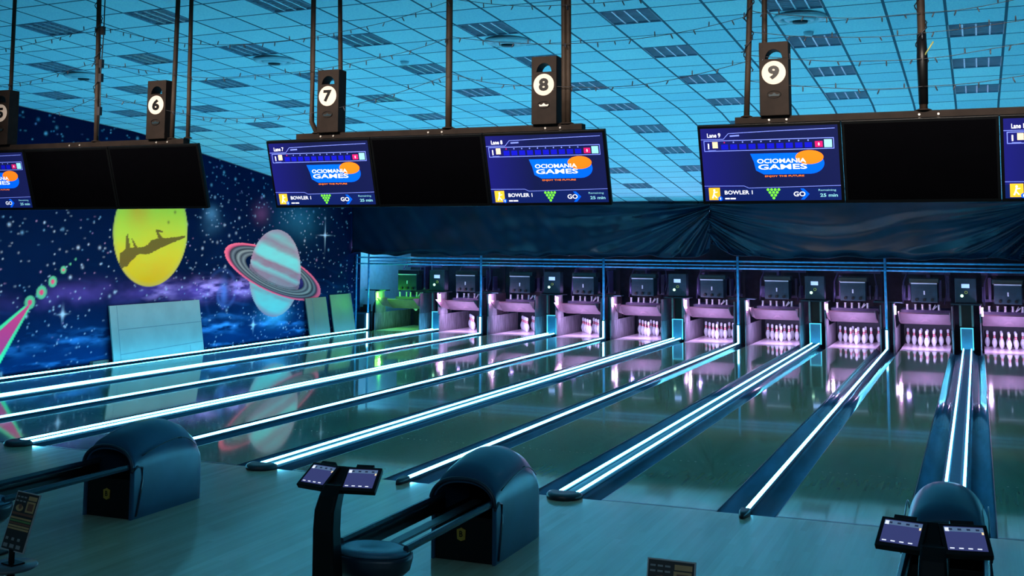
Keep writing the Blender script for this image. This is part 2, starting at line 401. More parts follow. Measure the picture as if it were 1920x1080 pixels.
# yellow planet
cy, cz, R = 8.64, 2.58, 1.15
d = np.sqrt((Yg-cy)**2+(Zg-cz)**2)/R; mk = np.clip((1-d)*60, 0, 1)[..., None]
t = np.clip((Zg-1.5)/1.6+.5*(n2-.5), 0, 1)[..., None]
pc = L3(214, 180, 30)*(1-t)+L3(168, 222, 74)*t
bl = np.clip(np.exp(-(((Yg-8.2)/.35)**2+((Zg-3.0)/.3)**2))+np.exp(-(((Yg-8.9)/.6)**2+((Zg-1.75)/.25)**2))*.5, 0, 1)[..., None]
pc = pc*(1-.5*bl)+L3(214, 140, 40)*.5*bl
rim = np.clip((d-.9)/.1, 0, 1)[..., None]; pc = pc*(1-.35*rim)+L3(150, 170, 120)*.35*rim
col = col*(1-mk)+pc*mk
# brown smear across it: a spine from lower left to upper right with spurs
ys = np.array([7.75, 8.0, 8.25, 8.55, 8.85, 9.15, 9.45, 9.7]); zs = np.array([2.02, 2.10, 2.17, 2.22, 2.30, 2.38, 2.44, 2.48]); wd = np.array([.16, .17, .09, .10, .12, .08, .05, .02])
sp_z = np.interp(Yg, ys, zs); sp_w = np.interp(Yg, ys, wd)
sm = ((np.abs(Zg-sp_z-.05*(n3-.5)) < sp_w*(.15+1.7*(n3))) & (Yg > 7.72) & (Yg < 9.72)).astype(float)
def tri(p0, p1, w0, w1):
    vy, vz = p1[0]-p0[0], p1[1]-p0[1]; l2 = vy*vy+vz*vz; t_ = np.clip(((Yg-p0[0])*vy+(Zg-p0[1])*vz)/l2, 0, 1)
    dd = np.hypot(Yg-p0[0]-t_*vy, Zg-p0[1]-t_*vz); return (dd < (w0*(1-t_)+w1*t_)).astype(float)
sm = np.maximum(sm, tri((7.95, 2.15), (7.9, 2.55), .09, .01)); sm = np.maximum(sm, tri((8.2, 2.2), (8.05, 2.42), .05, .01))
sm = np.maximum(sm, tri((8.95, 2.38), (8.78, 2.60), .07, .02)); sm = np.maximum(sm, tri((8.78, 2.6), (8.98, 2.58), .03, .015))
sm = np.maximum(sm, tri((7.85, 2.0), (7.8, 1.86), .12, .03))*mk[..., 0]*.9
col = col*(1-sm[..., None])+L3(88, 74, 42)*sm[..., None]
for yy_, zz_ in [(9.35, 3.0), (9.15, 2.78)]: stamp(yy_, zz_, .035, L3(110, 120, 50))
# ringed planet
cy, cz = 13.18, 1.62; dy, dz = Yg-cy, Zg-cz; ang = math.radians(-15)
ru = dy*math.cos(ang)+dz*math.sin(ang); rv = -dy*math.sin(ang)+dz*math.cos(ang)
re = np.sqrt((ru/2.13)**2+(rv/.50)**2)
ringm = ((re < 1) & (re > .60)).astype(float)
def ringcol(e):
    s = np.linspace(.6, 1, 9); cs = [L3(40, 48, 60), L3(120, 130, 130), L3(50, 60, 72), L3(140, 150, 145), L3(30, 42, 55), L3(110, 120, 125), L3(40, 50, 66), L3(226, 96, 128), L3(236, 110, 130)]
    return np.stack([np.interp(e, s, [c[k] for c in cs]) for k in range(3)], -1)
rc = ringcol(re)
d = np.sqrt((dy/1.1)**2+(dz/1.06)**2); pm = (d < 1).astype(float)
band = rv+.10*(n2-.5)+.06*(n3-.5)
stripe = np.interp(band, [-1.05, -.9, -.62, -.55, -.35, -.28, -.1, .02, .10, .22, .30, .52, .60, .72, .85, 1.0], [.8, .1, .1, .5, .1, .8, .9, .3, .85, .9, .1, .05, .6, .8, .4, .6])[..., None]
stripe = np.clip(stripe+.25*(n3[..., None]-.5), 0, 1)
pc = L3(112, 208, 200)*(1-stripe)+L3(142, 104, 124)*stripe
rim = np.clip((d-.86)/.14, 0, 1)[..., None]; pc = pc*(1-.5*rim)+L3(176, 120, 150)*.5*rim
front = (rv < 0)
back = ringm*(~front); col = col*(1-back[..., None])+rc*back[..., None]
col = col*(1-pm[..., None])+pc*pm[..., None]
shd = ((re < .62) & (re > .5) & front & (pm > 0)).astype(float)*.4; col = col*(1-shd[..., None])+L3(30, 60, 66)*shd[..., None]
fr = ringm*front; col = col*(1-fr[..., None])+rc*fr[..., None]
# pink ray with green border and its drops
def cone(w0, w1, c):
    global col
    p0, p1 = (3.6, -.55), (5.42, 1.20); vy, vz = p1[0]-p0[0], p1[1]-p0[1]; l2 = vy*vy+vz*vz
    t_ = np.clip(((Yg-p0[0])*vy+(Zg-p0[1])*vz)/l2, 0, 1); dd = np.hypot(Yg-p0[0]-t_*vy, Zg-p0[1]-t_*vz)
    k = np.clip((w0*(1-t_)+w1*t_-dd)*50, 0, 1)[..., None]; col = col*(1-k)+c*k
cone(.62, .065, L3(84, 226, 150)); 
drops = [(5.441, 1.258, .135, .06), (5.707, 1.43, .135, .062), (5.967, 1.617, .115, .055), (6.219, 1.829, .085, .035), (6.388, 1.936, .035, 0), (6.519, 2.025, .035, 0)]
for y, z, ro, ri in drops:
    d = np.hypot(Yg-y, Zg-z); k = np.clip((ro-d)*40, 0, 1)[..., None]; col = col*(1-k)+L3(96, 190, 140)*k
cone(.46, .03, L3(238, 70, 128))
for y, z, ro, ri in drops:
    d = np.hypot(Yg-y, Zg-z); k = np.clip((ri-d)*50, 0, 1)[..., None]; col = col*(1-k)+L3(236, 76, 120)*k
# wall mesh
vid = np.arange(ny*nz_).reshape(ny, nz_)
vv = np.stack([np.full(Yg.shape, WX), Yg, Zg], -1).reshape(-1, 3)
ff = np.stack([vid[:-1, :-1], vid[:-1, 1:], vid[1:, 1:], vid[1:, :-1]], -1).reshape(-1, 4)
me = bpy.data.meshes.new('wall_left'); me.from_pydata(vv.tolist(), [], ff.tolist())
ca = me.color_attributes.new('paint', 'FLOAT_COLOR', 'POINT')
MUR = 1.0
cc = np.concatenate([np.clip(col.reshape(-1, 3)*MUR, 0, .95), np.ones((ny*nz_, 1))], 1).astype(np.float32); ca.data.foreach_set('color', cc.ravel())
m = bpy.data.materials.new('space mural paint'); m.use_nodes = True; N2 = m.node_tree.nodes; bs = N2['Principled BSDF']; bs.inputs['Roughness'].default_value = .9; bs.inputs['Specular IOR Level'].default_value = .0
at_ = N2.new('ShaderNodeAttribute'); at_.attribute_name = 'paint'; m.node_tree.links.new(at_.outputs['Color'], bs.inputs['Base Color'])
me.materials.append(m); wl = bpy.data.objects.new('wall_left', me); C.objects.link(wl); struct(wl)
b = MB(); 
for y0, y1 in [(-13.5, -3.0), (-3.0, 8.04), (8.04, 17.28)]:
    b.raw([(WX-.2, y0, -.3), (WX-.2, y1, -.3), (WX-.2, y1, Zc(WX, y1)), (WX-.2, y0, Zc(WX, y0)), (WX-.01, y0, -.3), (WX-.01, y1, -.3), (WX-.01, y1, Zc(WX, y1)), (WX-.01, y0, Zc(WX, y0))],
          [(0, 1, 2, 3), (4, 7, 6, 5), (0, 4, 5, 1), (3, 2, 6, 7), (0, 3, 7, 4), (1, 5, 6, 2)])
struct(b.build('wall_left', mat('navy wall paint', lin((8, 36, 80)), .6)))
b = MB(); b.box(WX-.2, WX, 17.28, 20.5, -.3, 3.4); struct(b.build('wall_left', m_wallp))
b = MB(); b.box(WX-.2, 9.2, 20.3, 20.5, -.3, 3.4); struct(b.build('wall_back', mat('dark back wall', (.012, .012, .03), .7, var=.4)))
b = MB(); b.box(9.2, 9.35, -13.5, 20.5, -.3, 5.9); struct(b.build('wall_right', mat('right wall paint', (.05, .12, .18), .7)))

# ------------------------------------------------------------------ boards leaning on the left wall
def board(name, y0, y1, h, xb, label, mm, group=None, joints=()):
    t = thing(name, (0, 0, 0), label, 'board', group); b = MB()
    lean = math.hypot(h, 0); xt = WX+.02
    def P(y, f, o): return (xb+(xt-xb)*f+o, y, -.10+(h+.10)*f)
    b.raw([P(y0, 0, 0), P(y1, 0, 0), P(y1, 1, 0), P(y0, 1, 0), P(y0, 0, .03), P(y1, 0, .03), P(y1, 1, .03), P(y0, 1, .03)], [(0, 1, 2, 3), (4, 7, 6, 5), (0, 4, 5, 1), (3, 2, 6, 7), (0, 3, 7, 4), (1, 5, 6, 2)])
    b.build('panel', mm, t)
    if joints:
        j = MB()
        for (ya, fa, yb, fb) in joints:
            w = .006
            if abs(ya-yb) < .05: q = [P(ya-w, fa, .031), P(ya+w, fa, .031), P(yb+w, fb, .031), P(yb-w, fb, .031)]
            else: q = [P(ya, fa-w, .031), P(yb, fb-w, .031), P(yb, fb+w, .031), P(ya, fa+w, .031)]
            j.raw(q+[(a+.002, c, d) for a, c, d in q], [(0, 1, 2, 3), (4, 5, 6, 7), (0, 1, 5, 4), (2, 3, 7, 6)])
        j.build('panel_joint', m_boardd, t)
    return t
board('leaning_board', 7.42, 10.2, 1.10, -13.74, 'large pale teal board leaning against the space mural beside the lanes', m_board, None,
      [(7.62, 0, 7.62, 1), (7.62, .60, 10.2, .61), (7.62, .20, 10.2, .26), (9.75, .08, 9.75, .22)])
board('leaning_board', 14.45, 15.42, .95, -13.74, 'sage board leaning on the mural wall, left one of the pair', m_board2, 'pair of sage boards at the wall', [(14.75, 0, 14.75, 1)])
board('leaning_board', 15.62, 16.70, .99, -13.74, 'sage board leaning on the mural wall, right one of the pair', m_board2, 'pair of sage boards at the wall')
b = MB(); b.box(WX+.005, WX+.09, 7.0, 7.42, -.12, .06); tag(b.build('wood_offcut', m_board2), 'low grey offcut on the floor at the left foot of the large leaning board', 'board')

# ------------------------------------------------------------------ lanes
YE = 16.93
for k in range(KMIN, KMAX):
    x = lx(k); t = thing('bowling_lane', (x, 0, 0), f'dark glossy wooden bowling lane, {lord(k)}, between two glowing dividers', 'bowling lane', 'bowling lanes')
    b = MB(); b.box(-LW/2, LW/2, 0.0, 16.95, -.16, 0); b.build('lane_surface', m_lane, t)
    b = MB(); b.box(-LW/2, LW/2, 16.955, 19.2, -.16, 0); b.build('pin_deck', m_deck, t)
    b = MB(); b.box(-LW/2, LW/2, .02, .045, 0, .0008); b.build('foul_line', m_edge, t)
    b = MB()
    for q in (-5, -4, -3, -2, -1, 1, 2, 3, 4, 5): b.lathe([(.011, .0001), (.011, .0009)], 10, M=Matrix.Translation((q*.082, 2.2, 0)))
    b.build('aim_dots', m_edge, t)
    b = MB()
    for s in (-1, 1): b.box(min(s*(LW/2), s*(LW/2+.006)), max(s*(LW/2), s*(LW/2+.006)), 0, 16.9, -.10, .001)
    b.build('lane_edge', m_edge, t)
# gutters and dividers
def gutter_mesh(w):
    n = 10; rs = []
    prof = [(-w/2+w*q/n, -.075*math.sin(PI*q/n)**.8-.006) for q in range(n+1)]
    poly = prof+[(w/2, -.1), (-w/2, -.1)]
    b = MB(); b.prism(poly, 'y', 0.005, 17.4, None, None, True); return b
gm = None
for k in range(KMIN, KMAX+1):
    hw = half(k); cw_ = .03 if k % 2 == 0 else .124
    for s in (-1, 1):
        if k == KMIN and s < 0: continue
        if k == KMAX and s > 0: continue
        w = hw-cw_-.006; xc_ = gx(k)+s*(cw_+w/2)
        if gm is None or (k % 2, ) not in gm: gm = gm or {}; gm[(k % 2,)] = gutter_mesh(w).build('gutter', m_gut)
        o0 = gm[(k % 2,)]
        if o0.get('used'): o = o0.copy(); C.objects.link(o)
        else: o = o0; o['used'] = 1
        o.location = (xc_, 0, 0)
        ln_ = 1-k if s > 0 else 2-k
        lane = k if s > 0 else k-1
        tag(o, f'dark blue rounded gutter along the {"left" if s > 0 else "right"} side of the {lord(lane)} lane', 'gutter', 'gutters beside the lanes')
for o in bpy.data.objects:
    if 'used' in o: del o['used']
DORD = {k: (ORD[1-k] if k >= KMIN else '') for k in range(KMIN, KMAX)}
def divider(k):
    D = k % 2 != 0; dn = lord(k) if k < 2 else None
    lab = (f'wide blue double lane divider with two glowing light tubes, {lord(k)} divider' if D else f'narrow lane divider with one glowing light tube, {lord(k)} divider') if k < 2 else 'narrow lane divider with one light tube beyond the right edge'
    t = thing('lane_divider', (gx(k), 0, 0), lab, 'lane divider', 'glowing lane dividers')
    b = MB(); w = .124 if D else .03
    y1 = 17.75 if D else 16.93
    if D:
        b.prism([(-w, -.1), (-w, .0), (-w+.03, .022), (-.055, .024), (-.04, .017), (.04, .017), (.055, .024), (w-.03, .022), (w, .0), (w, -.1)], 'y', 0, y1)
    else:
        b.prism([(-w, -.1), (-w, .004), (-w+.012, .022), (w-.012, .022), (w, .004), (w, -.1)], 'y', 0, y1)
    b.build('divider_cover', m_cap, t)
    for xx in ((-.085, .085) if D else (0,)):
        b = MB(); r = .0125 if D else .0165
        b.tube([(xx, .0, .030), (xx, y1-.01, .030)], r, 10); b.build('light_tube', m_led, t)
    b = MB(); hw = .17 if D else .045; n = 12
    pts = lambda s_: [(hw*s_*math.cos(a), -.02-.17*s_*math.sin(a)) for a in [PI*q/n for q in range(n+1)]]
    rs = []
    for s_, z in ((1, .002), (1, .03), (.93, .048), (.75, .056)):
        rs.append([(a, c+(0.0), z) for a, c in pts(s_)]+[(-hw*s_*1, .012, z), (hw*s_, .012, z)])
    b.rings(rs); b.build('end_cap', m_dark, t)
    return t
for k in range(KMIN, KMAX+1): divider(k)

# ------------------------------------------------------------------ pins
PR = [(.0258, 0), (.0300, .008), (.0359, .019), (.0495, .057), (.0575, .086), (.0605, .114), (.0565, .149), (.0450, .184), (.0330, .210), (.0255, .235), (.0228, .254), (.0240, .276), (.0290, .305), (.0323, .338), (.0300, .358), (.0200, .374), (.0001, .381)]
b = MB(); n = 20
rs = [[(r*math.cos(2*PI*q/n), r*math.sin(2*PI*q/n), z) for q in range(n)] for r, z in PR]
b.rings(rs, m_pin)
b.mi(m_red)
pin0 = b.build('bowling_pin', None)
pb_ = MB(); 
for z0, z1 in ((.222, .243), (.258, .279)):
    f = lambda z: np.interp(z, [p[1] for p in PR], [p[0] for p in PR])
    pb_.lathe([(f(z)+.0008, z) for z in (z0, (z0+z1)/2, z1)], 20, caps=False)
st0 = pb_.build('neck_stripe', m_red, pin0)
names = [('head pin', 0, 0), ('left pin of second row', -1, 1), ('right pin of second row', 1, 1), ('left pin of third row', -2, 2), ('middle pin of third row', 0, 2), ('right pin of third row', 2, 2), ('far left pin of back row', -3, 3), ('centre left pin of back row', -1, 3), ('centre right pin of back row', 1, 3), ('far right pin of back row', 3, 3)]
firstp = True
for k in range(KMIN, KMAX):
    for nm, a, r in names:
        o = pin0 if firstp else pin0.copy()
        if not firstp:
            C.objects.link(o); s_ = st0.copy(); C.objects.link(s_); s_.parent = o
        firstp = False
        z = 0.0005
        if k == KMIN: z = .47
        dx = .0; 
        o.location = (lx(k)+a*.1524+dx, 18.288+r*.264, z)
        lab = f'red-striped bowling pin, {nm} on the {lord(k)} lane' if k > KMIN else f'green-lit bowling pin held up by the machine, {nm}'
        tag(o, lab, 'bowling pin', f'bowling pins racked on the {lord(k)} lane')

# ------------------------------------------------------------------ pinsetters
VIO = (.80, .42, 1.0)
def pinsetter(k):
    xl = lx(k); t = thing('pinsetter', (xl, 17.8, 0), f'pinsetter machine with tilted sweep board behind the {lord(k)} lane', 'pinsetter', 'pinsetter machines')
    wr = m_sweep
    # sweep board, tilted away at its foot
    b = MB()
    for (a, c) in ((-.54, .54),):
        b.raw([(a, -.22, .80), (c, -.22, .80), (c, .12, .55), (a, .12, .55), (a, -.19, .83), (c, -.19, .83), (c, .15, .575), (a, .15, .575)], [(0, 1, 2, 3), (4, 7, 6, 5), (0, 4, 5, 1), (2, 6, 7, 3), (0, 3, 7, 4), (1, 5, 6, 2)])
    sb = b.build('sweep_board', wr, t)
    b = MB()
    b.prism([(-.12, .545), (-.012, .655), (.0, .62), (.012, .655), (.12, .545), (.0, .60)], 'y', .085, .09); 
    # chevron mark on the board face
    M_ = Matrix.Translation((0, -.222-.012, .80)) @ Matrix.Rotation(math.atan2(.34, .25), 4, 'X')
    b = MB(); b.raw([(-.13, 0, -.36), (-.02, 0, -.20), (0, 0, -.25), (.02, 0, -.20), (.13, 0, -.36), (0, 0, -.29)], [(0, 1, 2, 5), (2, 3, 4, 5)], None, False, M_)
    b.build('board_mark', m_arm, sb)
    for s in (-1, 1):
        b = MB(); x0, x1 = sorted((s*.543, s*.556))
        b.prism([(-.78, .87), (-.20, .86), (.13, .56), (-.45, .66)], 'x', x0, x1); b.build('sweep_arm', m_arm, t)
    # cover box with bright top strip
    b = MB(); b.box(-.29, .29, -.06, .30, 1.06, 1.50); cv = b.build('cover_box', m_mach, t, .01)
    b = MB(); b.box(-.285, .285, -.085, -.062, 1.485, 1.512); b.build('top_strip', m_grey, cv)
    b = MB(); b.box(-.015, .015, -.075, -.06, 1.24, 1.33); b.build('latch', m_grey, cv)
    b = MB(); b.box(-.33, .33, .0, .32, 1.50, 1.62); b.build('hood', m_dark, t, .02)
    for xx in (-.17, 0, .17):
        b = MB(); b.tube([(xx, -.062, 1.12), (xx, -.10, 1.12)], .035, 12); b.build('knob', m_black, t)
    # spotting table with cups
    b = MB(); b.box(-.55, .55, .30, 1.35, .845, .865); b.box(-.55, .55, .29, .31, .80, .87); tb = b.build('spotting_table', m_mach2, t)
    for q, xx in enumerate((-.40, -.22, -.06, .10, .30)):
        b = MB(); b.lathe([(.032, .868), (.026, .90), (.022, .97), (.030, 1.0)], 12, M=Matrix.Translation((xx, .28+.06*(q % 2), 0))); b.build('spotting_cup', m_pin, t)
    b = MB(); b.tube([(.16, .3, .88), (.26, .25, .97)], .018, 8); b.tube([(.16, .3, .88), (.22, .34, .99)], .014, 8); b.build('pusher_rod', m_pin, t)
    rr = random.Random(k)
    b = MB(); b.box(-.55, .55, 1.0, 1.06, 1.05, 1.12); b.box(-.55, .55, 1.0, 1.06, 1.68, 1.74)
    for q in range(8):
        xx = -.54+q*.14; w_ = rr.uniform(.03, .09); b.box(xx, xx+w_, .6+rr.uniform(0, .3), 1.03, 1.06+rr.uniform(0, .02), rr.uniform(1.3, 1.72))
    b.build('drive_frame', m_mach2, t)
    b = MB(); b.tube([(-.50, .45, 1.0), (-.48, .5, 1.5), (-.35, .6, 1.85)], .02, 8); b.build('feed_tube', m_mach2, t)
    b = MB(); b.tube([(.42, .45, 1.0), (.50, .5, 1.4), (.42, .6, 1.85)], .015, 8); b.build('feed_tube', m_mach2, t)
    b = MB(); b.box(-.55, .55, 1.42, 1.46, .0, 1.9); b.build('pit_curtain', m_pitd, t)
    return t
for k in range(KMIN, KMAX): pinsetter(k)
# division boards (kickbacks) either side of each divider
for k in range(KMIN, KMAX+1):
    w = .13 if k % 2 == 0 else .285
    if k == KMIN: sides = (1,)
    else: sides = (-1, 1)
    for s in sides:
        if k == KMAX and s > 0: continue
        lane = k if s > 0 else k-1
        t = thing('kickback_panel', (gx(k)+s*w, 17.1 if k % 2 == 0 else 17.25, 0), f'wooden side panel at the {"left" if s > 0 else "right"} of the pins on the {lord(lane)} lane', 'side panel', 'wooden side panels of the pin decks')
        b = MB(); x0, x1 = sorted((0, s*.03)); b.box(x0, x1, 0 if k % 2 == 0 else .1, 2.1, -.1, .46); b.build('lower_panel', m_kick, t, .004)
        b = MB(); b.prism([(.05, .462), (.60, .462), (.50, 1.04), (-.02, 1.04), (.03, .75)] if s > 0 else [(.12, .462), (1.9, .462), (1.9, 1.0), (.12, 1.0)], 'x', x0-s*.002, x1-s*.002); b.build('upper_panel', m_kick if s > 0 else m_arm, t)
        if s > 0:
            b = MB(); 
            b.box(s*.034, s*.075, .02, .06, .80, 1.0); b.build('deck_lamp', m_lampg if k == KMIN else m_lamp, t)
for k in range(KMIN, KMAX):
    g = k == KMIN
    xk = gx(k)+(.10 if k % 2 == 0 else .30)
    point('deck_lamp_light', (xk+.16, 17.18, .90), 24 if not g else 45, (.86, .50, 1.0) if not g else (.10, 1.0, .05), .03)
    l_ = area('pin_fill', (lx(k), 17.35, .50), (lx(k), 18.55, .18), .7, .05, 22 if not g else 5, (.62, .50, 1.0) if not g else (.15, 1.0, .10))  # unseen extra light added under the sweep board to brighten the pins
    point('machine_fill', (lx(k)-.45, 18.3, 1.15), 2.2 if not g else 1.0, (.5, .35, 1.0) if not g else (.1, .8, .2), .08)  # added fill so the machine cavity is not black, nothing glows here

# control boxes, shelves, glowing frames
for k in range(KMIN, KMAX+1):
    x = gx(k)
    if k % 2 != 0:
        t = thing('control_box', (x, 17.8, 1.05), f'teal pinsetter control box with pale display and lit button, above the {lord(k)} divider', 'control box', 'control boxes between lane pairs')
        b = MB(); b.box(-.23, .23, 0, .25, .02, .58); b.build('housing', m_mach, t, .012)
        b = MB(); b.box(-.085, .085, -.012, 0, .36, .45); b.build('display', emi('display pale', (.32, .48, .75), .9), t)
        b = MB(); b.lathe([(.035, -.0), (.03, .02)], 14, M=Matrix.Translation((-.08, -.001, .18)) @ Matrix.Rotation(PI/2, 4, 'X')); b.build('lit_button', emi('button green white', (.6, 1.0, .65), 1.6), t)
        b = MB(); b.lathe([(.036, 0), (.036, .015), (.022, .015), (.022, 0)], 16, M=Matrix.Translation((.01, -.001, .26)) @ Matrix.Rotation(PI/2, 4, 'X'), caps=False); b.build('ring_button', mat('olive ring', (.35, .38, .06), .4), t)
        b = MB(); b.box(-.33, .33, -.06, .28, -.03, 0); b.build('shelf', m_mach, t)
        for xx in (-.13, .13):
            b = MB(); b.box(xx-.022, xx+.022, .0, .04, -.52, -.03); b.build('support_post', mat('post greygreen', (.16, .2, .18), .4), t)
        b = MB(); b.box(-.10, .10, .12, .14, -1.0, -.03); b.build('back_plate', m_black, t)
        t = thing('glowing_frame', (x, 17.78, 0), f'glowing cyan square frame at the pin end of the {lord(k)} divider', 'light frame', 'cyan frames at the divider ends')
        b = MB()
        for (x0, x1, z0, z1) in ((-.14, -.115, .0, .50), (.115, .14, .0, .50), (-.14, .14, .48, .505)): b.box(x0, x1, 0, .025, z0, z1)
        b.build('light_edge', m_ledf, t)
        b = MB(); b.box(-.113, .113, .02, .03, .002, .478); b.build('inner_plate', mat('frame plate', (.03, .16, .25), .4), t)
    else:
        nm = lord(k) if k < 2 else 'beyond right edge'
        if k < 2:
            t = thing('light_post', (x, 16.95, 0), f'short glowing white light post at the pin end of the {nm} divider', 'light post', 'glowing posts at the divider ends')
            b = MB(); b.tube([(0, 0, .025), (0, 0, .45)], .024, 12); b.build('light_tube', m_ledv, t)
            b = MB(); b.box(-.05, .05, .035, .06, -.05, .47); b.build('back_bracket', m_cap, t)
            b = MB(); b.box(-.30, .34, 0, .25, 0, .025); o = b.build('metal_shelf', m_mach); o.location = (x, 17.35, 1.05)
            tag(o, f'thin dark metal shelf between machines above the {nm} divider', 'shelf', 'thin shelves between the machines')
            for q, zb in ((0, 0),):
                b = MB(); b.box(-.04, .04, .0, .1, -1.05, 0); oo = b.build('shelf_post', m_mach, o); oo.location = (0, .1, 0)

# blue tube frame in front of the machines
poles = [k for k in range(KMIN, KMAX+1) if k % 2 == 0]
for n, k in enumerate(poles):
    b = MB(); b.tube([(0, 0, .475 if k < 2 else 0), (0, 0, 1.2), (0, 0, 2.09)], .027, 12)
    o = b.build('frame_pole', m_pipe); o.location = (gx(k), 16.985, 0)
    tag(o, f'upright blue frame pole standing on the {lord(k) if k < 2 else "off-frame right"} divider', 'pole', 'upright blue poles in front of the machines')
for n in range(len(poles)-1):
    xa, xb = gx(poles[n]), gx(poles[n+1])
    t = thing('frame_crossbar', (xa, 16.985, 1.8), f'blue horizontal double crossbar between poles, {ordn(n)} span from the left', 'crossbar', 'blue crossbars over the lanes')
    for z, r, nm in ((.0, .022, 'lower_bar'), (.075, .014, 'middle_bar'), (.17, .024, 'upper_bar')):
        b = MB(); b.tube([(.03, 0, z), (xb-xa-.03, 0, z)], r, 10); b.build(nm, m_pipe, t)
b = MB()
for z in (.0, .17): b.tube([(-13.93, 16.985, 1.8+z), (gx(-8)-.03, 16.985, 1.8+z)], .02, 10)
b.tube([(-13.9, 16.985, 0), (-13.9, 16.985, 2.05)], .022, 10)
o = b.build('frame_end', m_pipe); tag(o, 'blue end frame between the mural wall and the leftmost pole', 'frame')
# cabinet and bins at the far left end
t = thing('cabinet', (-13.75, 17.05, 0), 'small dark blue cabinet at the far end of the mural wall', 'cabinet')
b = MB(); b.box(-.17, .12, 0, .35, -.1, .45); b.build('body', mat('cabinet blue', (.02, .08, .15), .4), t, .01)
b = MB(); b.box(-.18, .13, -.01, .36, .452, .475); b.build('cabinet_top', m_mach, t)
b = MB(); b.box(-.14, .09, -.014, -.001, .03, .42); b.build('cabinet_door', m_dark, t)
t = thing('black_case', (-13.72, 17.10, .476), 'dark case lying on top of the small blue cabinet', 'case')
b = MB(); b.prism([(-.12, 0), (.10, 0), (.10, .20), (-.02, .20), (-.03, .14), (-.12, .13)], 'y', 0, .22); b.build('case_body', m_black, t, .01)
b = MB(); b.tube([(-.05, .1, .14), (-.05, .1, .17), (.0, .1, .2)], .01, 6); b.build('case_handle', m_dark, t)
t = thing('tall_bag', (-13.66, 17.75, -.15), 'tall black bag standing between the wall and the green pin deck', 'bag')
b = MB()
rs = []
for z, w_, d_ in ((0, .12, .13), (.4, .125, .14), (.75, .11, .11), (.9, .06, .07), (1.05, .02, .03)):
    rs.append([(w_*math.cos(a)*(1.15 if abs(math.cos(a)) > .7 else 1), d_*math.sin(a), z) for a in [2*PI*q/12 for q in range(12)]])
b.rings(rs); b.build('bag_body', m_black, t)
b = MB(); b.tube([(.07, 0, .7), (.13, 0, .9), (.10, 0, .72)], .015, 6); b.build('bag_strap', m_dark, t)
point('side_room_light', (-13.0, 18.0, 2.75), 60, (.20, .58, 1.0), .10)

# ------------------------------------------------------------------ plastic curtains
def sheet(name, x0, x1, yb, z_top, hem, field, label, nx=300, nz=90):
    vs, fs = [], []
    for a in range(nx+1):
        x = x0+(x1-x0)*a/nx; zt = z_top(x); zb = hem(x)
        for c in range(nz+1):
            f = c/nz; z = zt+(zb-zt)*f
            vs.append((x, yb+field(x, z, f), z))
    for a in range(nx):
        for c in range(nz): q = a*(nz+1)+c; fs.append((q, q+1, q+nz+2, q+nz+1))
    b = MB(); b.raw(vs, fs, m_curt, True); o = b.build(name, None)
    so = o.modifiers.new('solid', 'SOLIDIFY'); so.thickness = .004
    return tag(o, label, 'curtain')
def xz(px, Y, py):
    d = fw+r2*(px-960)/FPX-u2*(py-CYP)/FPX; t = (Y-CAM.y)/d.y; P = CAM+d*t; return P.x, P.z
def nz1(x, s): return math.sin(x*2.1*s+s)+.6*math.sin(x*5.3*s+2*s)+.4*math.sin(x*11.7*s)
YC = 16.75
gxp, _ = xz(1332, YC, 385)       # gather point where two sheets meet
cx0, _ = xz(680, YC, 400)
def hemL(x):
    f = (x-(-13.93))/(gxp+13.93); z = 2.06+.03*math.sin(x*3.1)+.02*math.sin(x*7.7)
    if f > .93: z += .10*((f-.93)/.07)
    return z
def fieldL(x, z, f):
    # folds fan from the gather point at upper right
    dx = gxp+.15-x; dz = 3.35-z; ang = math.atan2(dz, dx+.02); rad = math.hypot(dx, dz)
    k = math.exp(-(rad/3.4)**2)
    w1 = math.sin(ang*9+1.0)+.6*math.sin(ang*17+.5*rad)+.45*math.sin(ang*31+2+.9*rad)+.3*math.sin(ang*53+rad)
    d = .085*k*w1
    u = (3.35-z)/(.25+.75*4*((x+13.93)/(gxp+13.93))*(1-(x+13.93)/(gxp+13.93))+.15)
    g = math.exp(-((x+9.4)/2.2)**2)
    d += .028*g*math.sin(u*7+x*1.9)*min(1, f*1.6)*(.6+.4*math.sin(x*3.3))
    d += .010*nz1(x+z*.8, 1.1)+.05*f*f*math.sin(x*1.7+z)
    h = max(0, f-.90)/.10
    return -d-.11*h*h*(1+.3*math.sin(x*9))
sheet('plastic_curtain', -13.93, gxp, YC, lambda x: Zc(x, YC)-.005, hemL, fieldL, 'dark shiny plastic sheet over the left lanes up to the gathered corner')
xR = 6.2
mxp, _ = xz(1945, YC, 440)
def hemR(x):
    f = (x-gxp)/(xR-gxp); z = 2.08-.02*math.sin(x*2.3)+.02*math.sin(x*6.1)
    e = math.exp(-((x-gxp)/.42)**2); return z+.27*e
def fieldR(x, z, f):
    dx = x-(gxp-.1); dz = 3.42-z
    per = (mxp-gxp); t = dx/per; tt = min(max(t, 0), 1.0); par = 4*tt*(1-tt)
    if t > 1: tt = (t-1) % 1.0; par = 4*tt*(1-tt)
    u = dz/(.30+.80*par)
    amp = .095*(1-.86*par)+.003
    ph = 1.6*math.sin(x*.8+.5)+.5*math.sin(x*2.1)
    d = amp*(math.sin(u*6.5+ph)+.5*math.sin(u*15+1.7*ph+1)*(.5+.5*math.sin(x*1.1+2))+.35*math.sin(u*29+x*.6)*(1-par)+.3*math.sin(u*41+2)*(1-par))
    d += .007*nz1(x-z*.7, .6)+.02*math.sin(x*1.3+z*2)
    h = max(0, f-.88)/.12
    return -d*min(1, .25+f*1.6)-.14*h*h*(1+.35*math.sin(x*7+1))
